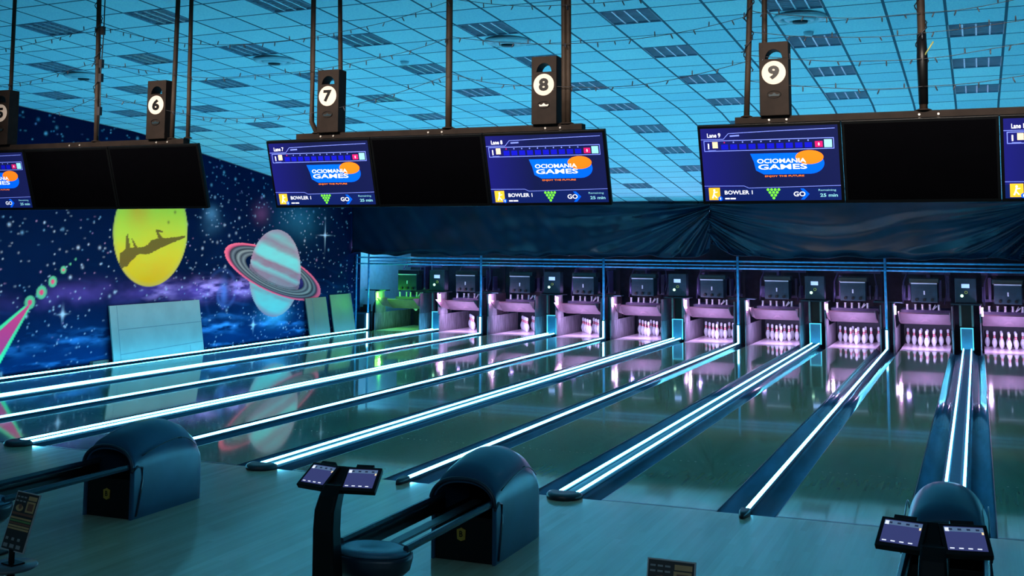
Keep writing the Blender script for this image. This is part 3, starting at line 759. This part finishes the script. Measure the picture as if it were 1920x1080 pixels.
sheet('plastic_curtain', gxp-.02, xR, YC, lambda x: Zc(x, YC)-.005, hemR, fieldR, 'dark blue plastic sheet draped in swags above the right lanes behind the rightmost monitors')

# ------------------------------------------------------------------ monitors
MW, MH, TILT = .907, .53, math.atan2(.15, .47)
YM = -3.0
e_bg = None
def screen_bg():
    m = bpy.data.materials.new('screen background'); m.use_nodes = True; N = m.node_tree.nodes; L = m.node_tree.links; bs = N['Principled BSDF']
    tc = N.new('ShaderNodeTexCoord'); mp = N.new('ShaderNodeMapping'); L.new(tc.outputs['Generated'], mp.inputs[0])
    s = N.new('ShaderNodeSeparateXYZ'); L.new(mp.outputs[0], s.inputs[0])
    r = N.new('ShaderNodeValToRGB'); r.color_ramp.elements[0].color = (.012, .012, .22, 1); r.color_ramp.elements[1].color = (.008, .012, .09, 1); e = r.color_ramp.elements.new(.4); e.color = (.006, .010, .075, 1)
    L.new(s.outputs[0], r.inputs[0]); L.new(r.outputs[0], bs.inputs['Emission Color']); bs.inputs['Emission Strength'].default_value = 1.0
    bs.inputs['Base Color'].default_value = (.002, .002, .01, 1); bs.inputs['Roughness'].default_value = .3; return m
m_bg = screen_bg()
e_white = emi('screen white', (.85, .88, 1.0), .95); e_line = emi('screen line blue', (.16, .22, .75), 1.0); e_blue = emi('screen blue', (.0, .11, .95), 1.0)
e_cell = emi('screen cell blue', (.004, .006, .42), 1.0); e_oran = emi('screen orange', (1.0, .19, .01), 1.0); e_yel = emi('screen yellow', (1.0, .52, .03), 1.0)
e_green = emi('screen green', (.17, .78, .05), 1.0); e_mag = emi('screen magenta', (.48, .01, .12), 1.0); e_cyan = emi('screen cyan', (.25, .62, .68), 1.0); e_band = emi('screen band', (.004, .012, .10), 1.0)
e_cream = emi('screen cream', (.95, .72, .40), 1.0)
def U(u): return -MW/2+.02+u*(MW-.04)
def V(v): return MH-.02-v*(MH-.042)
def poly_ring(b, x0, x1, z0, z1, w, y, m):
    for (a0, a1, c0, c1) in ((x0, x1, z1-w, z1), (x0, x1, z0, z0+w), (x0, x0+w, z0, z1), (x1-w, x1, z0, z1)): quad(b, a0, a1, c0, c1, y, m)
def quad(b, x0, x1, z0, z1, y, m): b.raw([(x0, y, z0), (x1, y, z0), (x1, y, z1), (x0, y, z1)], [(0, 1, 2, 3)], m)
def disc(b, cx, cz, rx, rz, y, m, n=24, a0=0., a1=2*PI): b.raw([(cx+rx*math.cos(a0+(a1-a0)*q/n), y, cz+rz*math.sin(a0+(a1-a0)*q/n)) for q in range(n)], [tuple(range(n))], m)
def strip(b, pts, w, y, m):
    for (u0, v0), (u1, v1) in zip(pts, pts[1:]):
        a = Vector((U(u0), V(v0))); c = Vector((U(u1), V(v1))); d = (c-a).normalized(); nn = Vector((-d.y, d.x))*w/2
        b.raw([(a.x-nn.x, y, a.y-nn.y), (c.x-nn.x, y, c.y-nn.y), (c.x+nn.x, y, c.y+nn.y), (a.x+nn.x, y, a.y+nn.y)], [(0, 1, 2, 3)], m)
def monitor(x, on, lane, label):
    # centre x, hung from the beam; foot tilted away from the bowlers
    t = thing('monitor', (x, YM+.15, 2.632), label, 'monitor', 'monitors hanging over the approach')
    R_ = Matrix.Rotation(TILT, 4, 'X')
    def put(o): o.rotation_euler = (TILT, 0, 0); return o
    b = MB(); b.box(-MW/2+.002, MW/2-.002, 0, .035, 0, MH, m_black); b.box(-MW/2+.15, MW/2-.15, .035, .075, .08, MH-.08, m_black); put(b.build('casing', None, t, .004))
    if not on:
        b = MB(); quad(b, U(0), U(1), V(1), V(0), -.001, m_blackg); put(b.build('dark_screen', None, t)); return t
    b = MB(); quad(b, U(0), U(1), V(1), V(0), -.001, m_bg); sc = put(b.build('screen', None, t))
    g = MB(); y = -.002
    add_text(g, f'Lane {lane}', U(.05), U(.15), V(.125), V(.065), y, e_white, True)
    strip(g, [(.0, .15), (.17, .15), (.21, .075), (.5, .06), (.98, .045)], .004, y, e_line)
    strip(g, [(.22, .11), (.29, .105)], .010, y, e_line)
    poly_ring(g, U(.02), U(.97), V(.315), V(.165), .005, y, e_line)
    quad(g, U(.90), U(.955), V(.295), V(.19), y, e_cyan); quad(g, U(.835), U(.89), V(.29), V(.21), y, e_mag)
    add_text(g, '0', U(.857), U(.868), V(.27), V(.23), y-.001, e_white, True)
    add_text(g, '1', U(.05), U(.06), V(.28), V(.205), y, e_white, True); strip(g, [(.05, .30), (.11, .30)], .003, y, e_line)
    quad(g, U(.085), U(.125), V(.27), V(.185), y, e_cream)
    for q in range(10):
        quad(g, U(.15+q*.068), U(.15+q*.068+.052), V(.292), V(.222), y, e_cell)
        disc(g, U(.15+q*.068+.026), V(.195), .005, .005, y, e_mag if q == 0 else e_line, 8)
    # logo pill, orange oval and lettering
    n = 14; zc, hz, xa, xb = V(.50), (V(.36)-V(.645))/2, U(.42), U(.79)
    pts = [(xb+.09*math.cos(a), zc+hz*math.sin(a)) for a in [-PI/2+PI*q/n for q in range(n+1)]]+[(xa-.05, zc+hz), (xa-.03, zc+.2*hz), (xa-.02, zc-.6*hz), (xa+.03, zc-hz)]
    g.raw([(a, y, c) for a, c in pts], [tuple(range(len(pts)))], e_blue)
    disc(g, U(.79), V(.42), .087, .046, y-.001, e_oran, 28)
    add_text(g, 'OCIOMANIA', U(.41), U(.765), V(.49), V(.43), y-.002, e_white, True)
    add_text(g, 'GAMES', U(.415), U(.77), V(.575), V(.505), y-.002, e_white, True)
    add_text(g, 'ENJOY THE FUTURE', U(.46), U(.745), V(.685), V(.655), y, e_oran, True)
    quad(g, U(0), U(1), V(1), V(.83), y+.0004, e_band)
    strip(g, [(0, .79), (.30, .795), (.335, .825), (1, .805)], .004, y, e_line)
    quad(g, U(.03), U(.115), V(.985), V(.815), y, e_yel)
    disc(g, U(.072), V(.85), .007, .008, y-.001, e_white, 10); strip(g, [(.072, .865), (.066, .91), (.055, .96)], .009, y-.001, e_white); strip(g, [(.066, .91), (.088, .955)], .007, y-.001, e_white); strip(g, [(.07, .88), (.095, .875)], .006, y-.001, e_white)
    disc(g, U(.115), V(.965), .015, .015, y-.0015, e_blue, 14); add_text(g, '1', U(.111), U(.119), V(.98), V(.95), y-.002, e_white)
    add_text(g, 'BOWLER 1', U(.15), U(.36), V(.91), V(.855), y-.0005, e_white, True)
    strip(g, [(.15, .967), (.185, .967)], .010, y-.0005, e_white); strip(g, [(.19, .967), (.23, .967)], .010, y-.0005, e_white)
    for r in range(4):
        for q in range(4-r): disc(g, U(.475+.013*r+q*.0265), V(.85+r*.038), .0095, .0095, y-.001, e_green, 10)
    add_text(g, 'GO', U(.66), U(.745), V(.945), V(.88), y-.001, e_white, True)
    g.raw([(U(.71), y, V(.99)), (U(.735), y, V(.99)), (U(.775), y, V(.915)), (U(.735), y, V(.84)), (U(.71), y, V(.84)), (U(.745), y, V(.915))], [(0, 1, 2, 5), (5, 2, 3, 4)], e_blue)
    add_text(g, 'Remaining', U(.84), U(.965), V(.885), V(.85), y-.001, e_cyan); add_text(g, '25 min', U(.85), U(.975), V(.955), V(.91), y-.001, e_cyan, True)
    gr = g.build('screen_graphics', None, sc)
    return t
UN = [(-6.41, 1), (-3.05, 2), (.30, 3)]
mon = [(-6.41+.4535, 1, 5, 'lit score monitor for lane 5 cut off by the left edge of the photo'), (-6.41+1.3605, 0, 0, 'black switched-off centre monitor of the left group, right of the lane 5 monitor'), (-6.41+2.2675, 0, 0, 'black switched-off monitor below the sign 6 tower, right end of the left group'),
       (-3.05+.4535, 1, 7, 'lit score monitor reading Lane 7 below the sign 7 tower'), (-3.05+1.3605, 0, 0, 'black switched-off centre monitor between the lane 7 and lane 8 monitors'), (-3.05+2.2675, 1, 8, 'lit score monitor reading Lane 8 below the sign 8 tower'),
       (.30+.4535, 1, 9, 'lit score monitor reading Lane 9 below the sign 9 tower'), (.30+1.3605, 0, 0, 'black switched-off centre monitor right of the lane 9 monitor'), (.30+2.2675, 1, 10, 'lit score monitor cut off by the right edge of the photo')]
for a in mon: monitor(*a)
for x0, n, lab in [(-6.41, 1, 'left'), (-3.05, 2, 'middle'), (.30, 3, 'right')]:
    t = thing('monitor_beam', (x0, YM+.06, 3.145), f'dark steel beam carrying the {lab} group of three monitors', 'beam', 'steel beams above the monitors')
    b = MB(); b.box(.24, 2.72-.18, -.02, .06, 0, .045); b.build('rail', m_brown, t)
    for q in range(3):
        for dx in (.36, .47):
            b = MB(); b.lathe([(.009, 0), (.007, .006)], 8, M=Matrix.Translation((dx+q*.907+.1, -.02, .02)) @ Matrix.Rotation(PI/2, 4, 'X')); b.build('bolt', m_bolt, t)
    b = MB()
    for q in range(3): b.box(.4+q*.907, .5+q*.907, .155, .175, -.16, .0); b.box(.4+q*.907, .5+q*.907, .06, .175, .0, .02)
    b.build('mount_plate', m_brown, t)

# numbered towers
def tower(x, num, w=.185, lab=''):
    t = thing('lane_number_tower', (x, YM+.06, 3.19), lab, 'number sign', 'numbered lane towers on the beams')
    h = .475; b = MB(); d = .11
    # body with an arched window cut through: build as frame pieces
    zb, zt, wx = .365, .435, .055
    b.box(-w/2, w/2, -d/2, d/2, 0, zb); b.box(-w/2, -wx, -d/2, d/2, zb, h); b.box(wx, w/2, -d/2, d/2, zb, h)
    n = 10; arch = [(wx*math.cos(a), zb+.0+.062*math.sin(a)) for a in [PI*q/n for q in range(n+1)]]
    b.prism([(wx, h), (wx, zb)]+arch[1:-1]+[(-wx, zb), (-wx, h)], 'y', -d/2, d/2)
    b.build('tower_body', m_brown, t, .003)
    b = MB(); b.lathe([(.076, 0), (.076, .004)], 36, M=Matrix.Translation((0, -d/2, .275)) @ Matrix.Rotation(PI/2, 4, 'X')); ds = b.build('number_disc', m_beige, t)
    b = MB(); add_text(b, str(num), -.036, .036, .231, .321, -d/2-.0055, m_black, 2)
    b.build('number', m_black, ds)
    b = MB(); M_ = Matrix.Translation((0, -d/2, .135)) @ Matrix.Rotation(PI/2, 4, 'X')
    b.rings([[(.045*s*math.cos(2*PI*q/24), .024*s*math.sin(2*PI*q/24), z) for q in range(24)] for s, z in ((1, 0), (1, .004), (.93, .005), (.93, .003))], m_black, False, M=M_)
    b.raw([(-.03, -d/2-.003, .124), (.03, -d/2-.003, .124), (.036, -d/2-.003, .138), (.016, -d/2-.003, .134), (0, -d/2-.003, .147), (-.016, -d/2-.003, .134), (-.036, -d/2-.003, .138)], [(0, 1, 2, 3, 4, 5, 6)], m_bolt if num == 8 else m_mach)
    b.build('oval_badge', None, t)
    return t
tower(.80, 9, lab='dark tower sign with a black 9 on a pale disc, rightmost')
tower(-.775, 8, lab='dark tower sign with a black 8 on a pale disc above monitor')
tower(-2.515, 7, lab='dark tower sign with a black 7 on a pale disc above monitor')
tower(-4.125, 6, lab='dark tower sign with a black 6 on a pale disc above monitor')
tower(-5.80, 5, lab='dark tower sign cut off by the left edge of the photo')

# hanging poles
def at_Y(px, py, Y):
    x, z = xz(px, Y, py); return Vector((x, Y, z))
PL = [(28, 0, 15, 280, .017, 'slim pole at the left edge of the photo'), (186, 0, 180, 272, .020, 'pole with black cable boxes above the left black monitor'), (334, 0, 322, 268, .019, 'pole just right of the sign 6 tower'), (359, 0, 352, 268, .017, 'pole at the right end of the left beam'),
      (588, 0, 584, 258, .019, 'pole left of the sign 7 tower'), (632, 0, 633, 262, .017, 'pole behind the sign 7 tower'), (843, 0, 841, 248, .024, 'thick pole between the 7 and 8 towers'), (1057, 0, 1058, 245, .019, 'left one of the twin poles right of the sign 8 tower'),
      (1066, 0, 1066, 232, .019, 'right one of the twin poles right of the sign 8 tower'), (1406, 0, 1400, 225, .019, 'pole wrapped in light string left of the sign 9 tower'), (1431, 0, 1432, 225, .018, 'pole behind the sign 9 tower'), (1726, 0, 1732, 212, .024, 'thick taped pole above the right black monitor')]
for (xa, ya, xb, yb, r, lab) in PL:
    Yp = YM+.10 if xa in (632, 1431) else YM+.065
    A = at_Y(xb, yb, Yp); B = at_Y(xa, ya, Yp); A.z = 3.19
    d = (B-A); d = d/d.z; topz = Zc(B.x, Yp)-.012
    if xa in (632, 1431): A.y = YM+.145; 
    pts = [A, A+d*.3, A+d*(topz-A.z)*.6, A+d*(topz-A.z)]
    if xa in (588,): pts = [A+Vector((.05, 0, 0)), A+d*.09, A+d*.5, A+d*(topz-A.z)]
    if xa in (632, 1431):
        for q in pts: q.y = YM+.145
    t = thing('support_pole', pts[0], 'brown steel hanging '+lab, 'pole', 'poles from ceiling to monitor beams')
    base = pts[0].copy()
    b = MB(); b.tube([q-base for q in pts], r, 12); b.build('pole_tube', m_pole, t)
    b = MB(); b.lathe([(r*2.0, 0), (r*2.0, .006), (r*1.2, .012)], 14); b.build('foot_plate', m_brown, t)
    if 'wrapped' in lab or 'cable boxes' in lab or 'taped' in lab:
        b = MB(); pth = []
        for q in range(130):
            f = q/129; P = (pts[1]-base)+((pts[3]-pts[1])*f); a = f*46; rr_ = r+.008+.006*math.sin(q*1.7)
            pth.append((P.x+rr_*math.cos(a), P.y+rr_*math.sin(a), P.z))
        b.tube(pth, .004, 5)
        if 'wrapped' in lab:
            for q in range(6, 128, 4): p_ = Vector(pth[q]); b.tube([p_, p_+Vector((random.uniform(-.03, .03), random.uniform(-.02, 0), random.uniform(-.02, .02)))], .004, 5)
        b.build('wound_cable', m_wire, t)
    if 'cable boxes' in lab:
        b = MB(); 
        for zz in (.22, .50, .62, .9): b.box(.02, .05, -.03, .0, zz, zz+.07)
        b.tube([(.035, -.02, .05), (.045, -.02, .3), (.035, -.02, .55), (.05, -.02, .9), (.045, -.02, 1.7)], .005, 6); b.build('cable_box', m_wire, t)
    if 'taped' in lab:
        b = MB(); b.tube([(0.01, -.02, .33), (.07, -.03, .42)], .005, 6); b.build('cable_tie', mat('tie', (.25, .28, .1), .5), t)
        b = MB(); dd = pts[3]-pts[0]
        b.tube([dd*(.02), dd*.16, dd*.24], [r*1.15, r*1.35, r*1.15], 12); b.build('tape_wrap', m_black, t)

# string lights
STR = [
 [(0, 93), (39, 87), (97, 74), (140, 62), (182, 50)], [(0, 160), (52, 153), (110, 138), (182, 117)], [(97, 214), (130, 205), (180, 183)],
 [(190, 50), (280, 72), (330, 80), (408, 84), (505, 80), (583, 70), (700, 47), (770, 27), (840, 3)], [(190, 119), (272, 132), (389, 146), (505, 139), (583, 132), (700, 111), (780, 92), (841, 71)],
 [(190, 181), (323, 209), (389, 220), (467, 222), (583, 212), (653, 198), (740, 176), (841, 141)],
 [(845, -2), (950, 10), (1047, 10), (1183, 0), (1300, -18), (1405, -40)], [(845, 69), (950, 80), (1059, 82), (1183, 74), (1300, 56), (1403, 30)], [(845, 138), (930, 157), (1072, 163), (1150, 163), (1222, 156), (1309, 139), (1402, 115)],
 [(1408, 20), (1438, 25), (1550, 33), (1628, 33), (1727, 24)], [(1408, 60), (1492, 68), (1570, 70), (1650, 69), (1729, 63)], [(1408, 104), (1492, 111), (1570, 115), (1687, 113), (1729, 110)], [(1406, 152), (1492, 161), (1609, 167), (1680, 166), (1731, 162)],
 [(1730, 24), (1803, 18), (1881, 4), (1960, -14)], [(1730, 62), (1780, 57), (1842, 49), (1960, 32)], [(1732, 110), (1780, 105), (1827, 97), (1960, 74)], [(1733, 162), (1800, 158), (1860, 151), (1960, 135)]]
SL = ['highest at the left edge', 'second down at the left edge', 'lowest at the left edge', 'highest between the left pole and the thick middle pole', 'second down between the left pole and the thick middle pole', 'lowest between the left pole and the thick middle pole',
      'highest between the middle pole and the wrapped pole', 'second down between the middle pole and the wrapped pole', 'lowest between the middle pole and the wrapped pole', 'highest between the wrapped pole and the taped pole', 'second down between the wrapped pole and the taped pole', 'third down between the wrapped pole and the taped pole', 'lowest between the wrapped pole and the taped pole',
      'highest at the right of the taped pole', 'second down at the right of the taped pole', 'third down at the right of the taped pole', 'lowest at the right of the taped pole']
bb = MB(); bb.lathe([(.003, 0), (.0045, -.012), (.004, -.03), (.001, -.036)], 6); bulb0 = bb.build('bulb', m_bulb); bulb_used = False
for pts, lab in zip(STR, SL):
    P = [at_Y(x, y, YM+.02+.0) for x, y in pts]; base = P[0].copy()
    t = thing('string_light', base, 'string of unlit bulbs, '+lab, 'string lights', 'strings of unlit bulbs')
    # smooth path
    Q = []
    for a in range(len(P)-1):
        p0 = P[max(a-1, 0)]; p1 = P[a]; p2 = P[a+1]; p3 = P[min(a+2, len(P)-1)]
        for s in range(8):
            u = s/8; Q.append(.5*((2*p1)+(p2-p0)*u+(2*p0-5*p1+4*p2-p3)*u*u+(3*p1-p0-3*p2+p3)*u**3))
    Q.append(P[-1])
    b = MB(); b.tube([q-base for q in Q], .0022, 5); b.build('wire', m_wire, t)
    ln_ = 0; nxt = .06
    for a in range(1, len(Q)):
        ln_ += (Q[a]-Q[a-1]).length
        if ln_ > nxt:
            nxt += random.uniform(.10, .17); o = bulb0 if not bulb_used else bulb0.copy()
            if bulb_used: C.objects.link(o)
            bulb_used = True
            o.parent = t; o.location = Q[a]-base; o.rotation_euler = (random.uniform(-.5, .5), random.choice([0, PI, .4, -.4]), 0)

# ------------------------------------------------------------------ ball returns
def ball_return(k, lab):
    x = gx(k)+.03; t = thing('ball_return', (x, -2.35, 0), lab, 'ball return', 'ball returns on the approach')
    w = .262; n = 22
    # shell: arched loft running back, with rounded rear
    prof = [(0.0, .60, 1.0), (.04, .675, 1.0), (.15, .715, 1.0), (.32, .755, 1.0), (.50, .765, 1.0), (.66, .745, 1.0), (.80, .69, .995), (.88, .61, .985), (.925, .50, .97)]
    def ring(y, h, s, inset=0., zb=0.):
        ww = w*s-inset; hh = h-inset; sp = min(.42, hh-.12)
        pts = [(ww, y, zb), (ww, y, sp*.5)]
        for q in range(n+1):
            a = PI*q/n; pts.append((ww*math.copysign(abs(math.cos(a))**.85, math.cos(a)), y, sp+(hh-sp)*math.sin(a)**.95))
        pts += [(-ww, y, sp*.5), (-ww, y, zb)]; return pts
    b = MB()
    outer = [ring(y, h, s) for y, h, s in prof]
    b.rings(outer, None, False, True, False)
    lastr = ring(.94, .42, .955); b.rings([outer[-1], lastr], None, False, True, False)
    b.raw(lastr, [tuple(range(len(lastr)))], None, False)
    inner = [ring(y, h, s, .022) for y, h, s in prof[:6]]
    b.rings(inner, None, False, True, False); b.rings([outer[0], inner[0]], None, False, False, False)
    b.build('hood_shell', m_hood, t)
    # moulded ridge around the mouth and step line on the flank
    b = MB(); rim = ring(-.012, .605, 1.0, -.004); b.tube([p for p in rim if p[2] > .38], .016, 8)
    for s in (-1, 1):
        b.tube([(s*(w+.002), -.012, .40), (s*(w+.003), .06, .44), (s*(w+.003), .12, .42), (s*(w+.003), .13, .30), (s*(w+.003), .06, .02)], .010, 8)
    b.build('mouth_rim', m_hood2, t)
    for s in (-1, 1):
        b = MB(); pth = [(s*(w*.99+.001), .12+.72*q/12, .52+.085*math.sin(PI*min(1, q/9)*.55)-(.10*(max(0, q-8)/4)**2)) for q in range(13)]
        b.tube(pth, .005, 6); b.build('flank_line', m_hood2, t)
    b = MB(); b.box(-w+.024, w-.024, .02, .80, .0, .33, m_black); b.box(-w+.03, w-.03, .62, .68, .33, .60, m_blackg); b.build('front_body', None, t, .006)
    b = MB(); b.raw([(-.032, 0, -.04), (.0, 0, -.052), (.032, 0, -.04), (.036, 0, .03), (.014, 0, .038), (0, 0, .046), (-.014, 0, .038), (-.036, 0, .03)], [tuple(range(8))], m_emb, False, Matrix.Translation((-.02, .0175, .20)))
    b.raw([(-.032, -.006, -.04), (.0, -.006, -.052), (.032, -.006, -.04), (.036, -.006, .03), (.014, -.006, .038), (0, -.006, .046), (-.014, -.006, .038), (-.036, -.006, .03)], [tuple(range(8))], m_emb, False, Matrix.Translation((-.02, .0175, .20)))
    em = b.build('emblem', None, t)
    b = MB(); add_text(b, 'B', -.034, -.006, .178, .222, .0105, m_black, True); b.build('emblem_letter', m_black, em)
    # rails, track, tray, leg
    L0 = -1.36
    for s in (-1, 1):
        b = MB(); xx = s*.235
        b.prism([(xx-.014, .425), (xx+.014, .425), (xx+.020, .448), (xx+.010, .468), (xx-.010, .468), (xx-.020, .448)], 'y', L0, .15); b.build('side_rail', m_rail, t)
        if s < 0: b = MB(); b.box(xx-.003, xx+.033, L0, .12, .345, .424); b.build('rail_skirt', m_black, t)
    b = MB(); b.box(-.055, .02, L0+.1, .30, .375, .392); b.build('ball_track', mat('track grey', (.05, .07, .08), .35), t)
    b = MB()
    def lobe(s_, z): return [(.255*s_*math.cos(a), L0-.02+(-.16 if math.sin(a) < 0 else .20)*s_*abs(math.sin(a))**.8, z) for a in [2*PI*q/32 for q in range(32)]]
    b.rings([lobe(.80, .27), lobe(.98, .31), lobe(1.05, .38), lobe(1.04, .41)]); b.build('tray_base', m_hood2, t)
    b = MB()
    rs = []
    for s_, z in ((1.0, .412), (.96, .432), (.7, .445), (.35, .425), (.05, .42)): rs.append(lobe(s_, z))
    b.rings(rs); b.build('tray_top', m_tray, t)
    b = MB(); b.box(-.05, .05, L0+.0, L0+.10, 0, .30); b.box(-.11, .11, L0-.1, L0+.2, 0, .02); b.build('tray_leg', m_black, t, .006)
    return t
ball_return(-1, 'dark blue ball return in the middle of the approach, beside the two-screen console')
ball_return(-3, 'dark blue ball return at the left of the photo below the black monitors')
ball_return(1, 'dark blue ball return at the lower right, in front of the rightmost double divider')

# score consoles
e_tab = emi('console screen', (.038, .046, .15), .95)
def console(x, y, lab, z=0.):
    t = thing('score_console', (x, y, 0), lab, 'console', 'two-screen score consoles')
    b = MB()
    rs = []
    for zz, yy, hw_, d_ in ((0, .03, .085, .06), (.3, .02, .080, .05), (.6, .0, .072, .045), (.72, .01, .070, .045), (.80, .05, .066, .04), (.86, .09, .06, .03)):
        rs.append([(-hw_, yy-d_, zz), (-hw_*.8, yy-d_-.012, zz), (hw_*.8, yy-d_-.012, zz), (hw_, yy-d_, zz), (hw_, yy+d_, zz), (-hw_, yy+d_, zz)])
    b.rings(rs, m_black, True, False); b.box(-.16, .16, -.14, .08, 0, .02, m_black); b.build('console_post', None, t, .004)
    b = MB(); b.box(-.055, .055, -.02, .02, 0, .20, m_black); o = b.build('yoke', None, t, .006); o.location = (0, .075, .80); o.rotation_euler = (-.85, 0, 0)
    for s in (-1, 1):
        M_ = Matrix.Translation((s*.045, .06, .835)) @ Matrix.Rotation(s*.20, 4, 'Z') @ Matrix.Rotation(-.95, 4, 'X')
        x0, x1 = (.005, .24) if s > 0 else (-.24, -.005)
        b = MB(); b.box(x0, x1, -.015, .02, -.02, .175); o = b.build('tablet_case', m_black, t, .005); o.matrix_local = M_
        b = MB(); b.box(x0+.06, x1-.06, -.012, .03, .176, .198); h_ = b.build('camera_hump', m_black, o)
        g = MB(); y_ = -.0165
        quad(g, x0+.022, x1-.022, .005, .155, y_, e_tab); sc = g.build('tablet_screen', None, o)
        g = MB(); y_ = -.0172
        quad(g, x0+.022, x1-.022, .122, .150, y_, emi('console bar', (.10, .17, .30), .8))
        quad(g, x0+.026, x0+.046, .122, .146, y_-.0005, e_white); quad(g, x1-.034, x1-.024, .108, .124, y_-.0005, e_cream)
        for q in range(4):
            a = x0+.032+q*(x1-x0-.06)/4; quad(g, a, a+.022, .014, .021, y_, e_white)
            quad(g, a+.012, a+.03, .130, .142, y_-.0005, emi('console dark', (.02, .03, .07), .8))
        g.build('screen_icons', None, sc)
    return t
console(-1.81, -4.03, 'black score console with two lit tablets beside the middle ball return tray')
console(1.71, -4.06, 'black score console with two lit tablets at the lower right corner')

# menu stands
def menu_stand(x, y, z, lab1, lab2, rz):
    t = thing('side_table', (x, y, 0), lab1, 'side table', 'small round side tables')
    b = MB(); b.lathe([(.001, z-.022), (.125, z-.022), (.14, z-.012), (.135, z), (.001, z)], 36); b.build('table_top', mat('table grey', (.07, .085, .10), .35), t)
    b = MB(); b.tube([(0, 0, .02), (0, 0, z-.022)], .022, 12); b.build('table_column', m_black, t)
    b = MB(); b.lathe([(.14, 0), (.14, .012), (.03, .02)], 28); b.build('table_base', m_black, t)
    c = thing('menu_card', (x, y, z+.0005), lab2, 'menu card', 'menu cards in black holders', rz)
    b = MB(); b.box(-.05, .05, -.03, .05, 0, .008); b.box(-.02, .02, -.006, .006, .006, .08); b.build('card_holder', m_black, c)
    W_, H_ = .215, .315; M_ = Matrix.Translation((.0, 0, .07)) @ Matrix.Rotation(-.30, 4, 'X')
    b = MB(); b.box(-W_/2, W_/2, -.004, .004, 0, H_, mat('card frame', (.35, .33, .32), .4)); o = b.build('card_frame', None, c); o.matrix_local = M_
    g = MB(); y_ = -.0045
    quad(g, -W_/2+.006, W_/2-.006, .006, H_-.006, y_, mat('card black', (.02, .018, .018), .6))
    tan = mat('card tan', (.42, .24, .10), .6); gr = mat('card grey text', (.22, .22, .22), .6); red = mat('card brown', (.16, .06, .035), .6); gn = mat('card green', (.10, .2, .06), .6)
    y_ -= .0006
    quad(g, .015, W_/2-.014, H_-.040, H_-.018, y_, tan); quad(g, .012, W_/2-.016, H_-.105, H_-.046, y_, tan); quad(g, .026, W_/2-.03, H_-.095, H_-.056, y_-.0004, red)
    for q in range(2):
        for w in range(3): quad(g, -W_/2+.014+w*.033, -W_/2+.038+w*.033, H_-.033-q*.022, H_-.025-q*.022, y_, gr)
    disc(g, -.045, H_-.088, .035, .018, y_, tan, 18); disc(g, -.04, H_-.080, .016, .014, y_-.0004, red, 14)
    quad(g, -W_/2+.008, W_/2-.010, H_-.125, H_-.112, y_, red)
    for q, mm in enumerate((tan, gn, red, tan, tan)): quad(g, -W_/2+.010, W_/2-.012, H_-.147-q*.014, H_-.137-q*.014, y_, mm)
    for q in range(3):
        quad(g, -W_/2+.02+q*.055, -W_/2+.045+q*.055, .055, .070, y_, gr); quad(g, -W_/2+.015+q*.06, -W_/2+.055+q*.06, .016, .036, y_, gr)
    pc_ = g.build('printed_sheet', None, o)
for a in [(-3.06, -5.30, .575, 'small round grey side table at the lower left corner', 'dark menu card with tan panels at the lower left corner', -.20),
          (.69, -5.35, .625, 'small round side table below the lower edge of the photo', 'dark menu card just peeking in at the bottom edge, centre right', .0)]: menu_stand(*a)
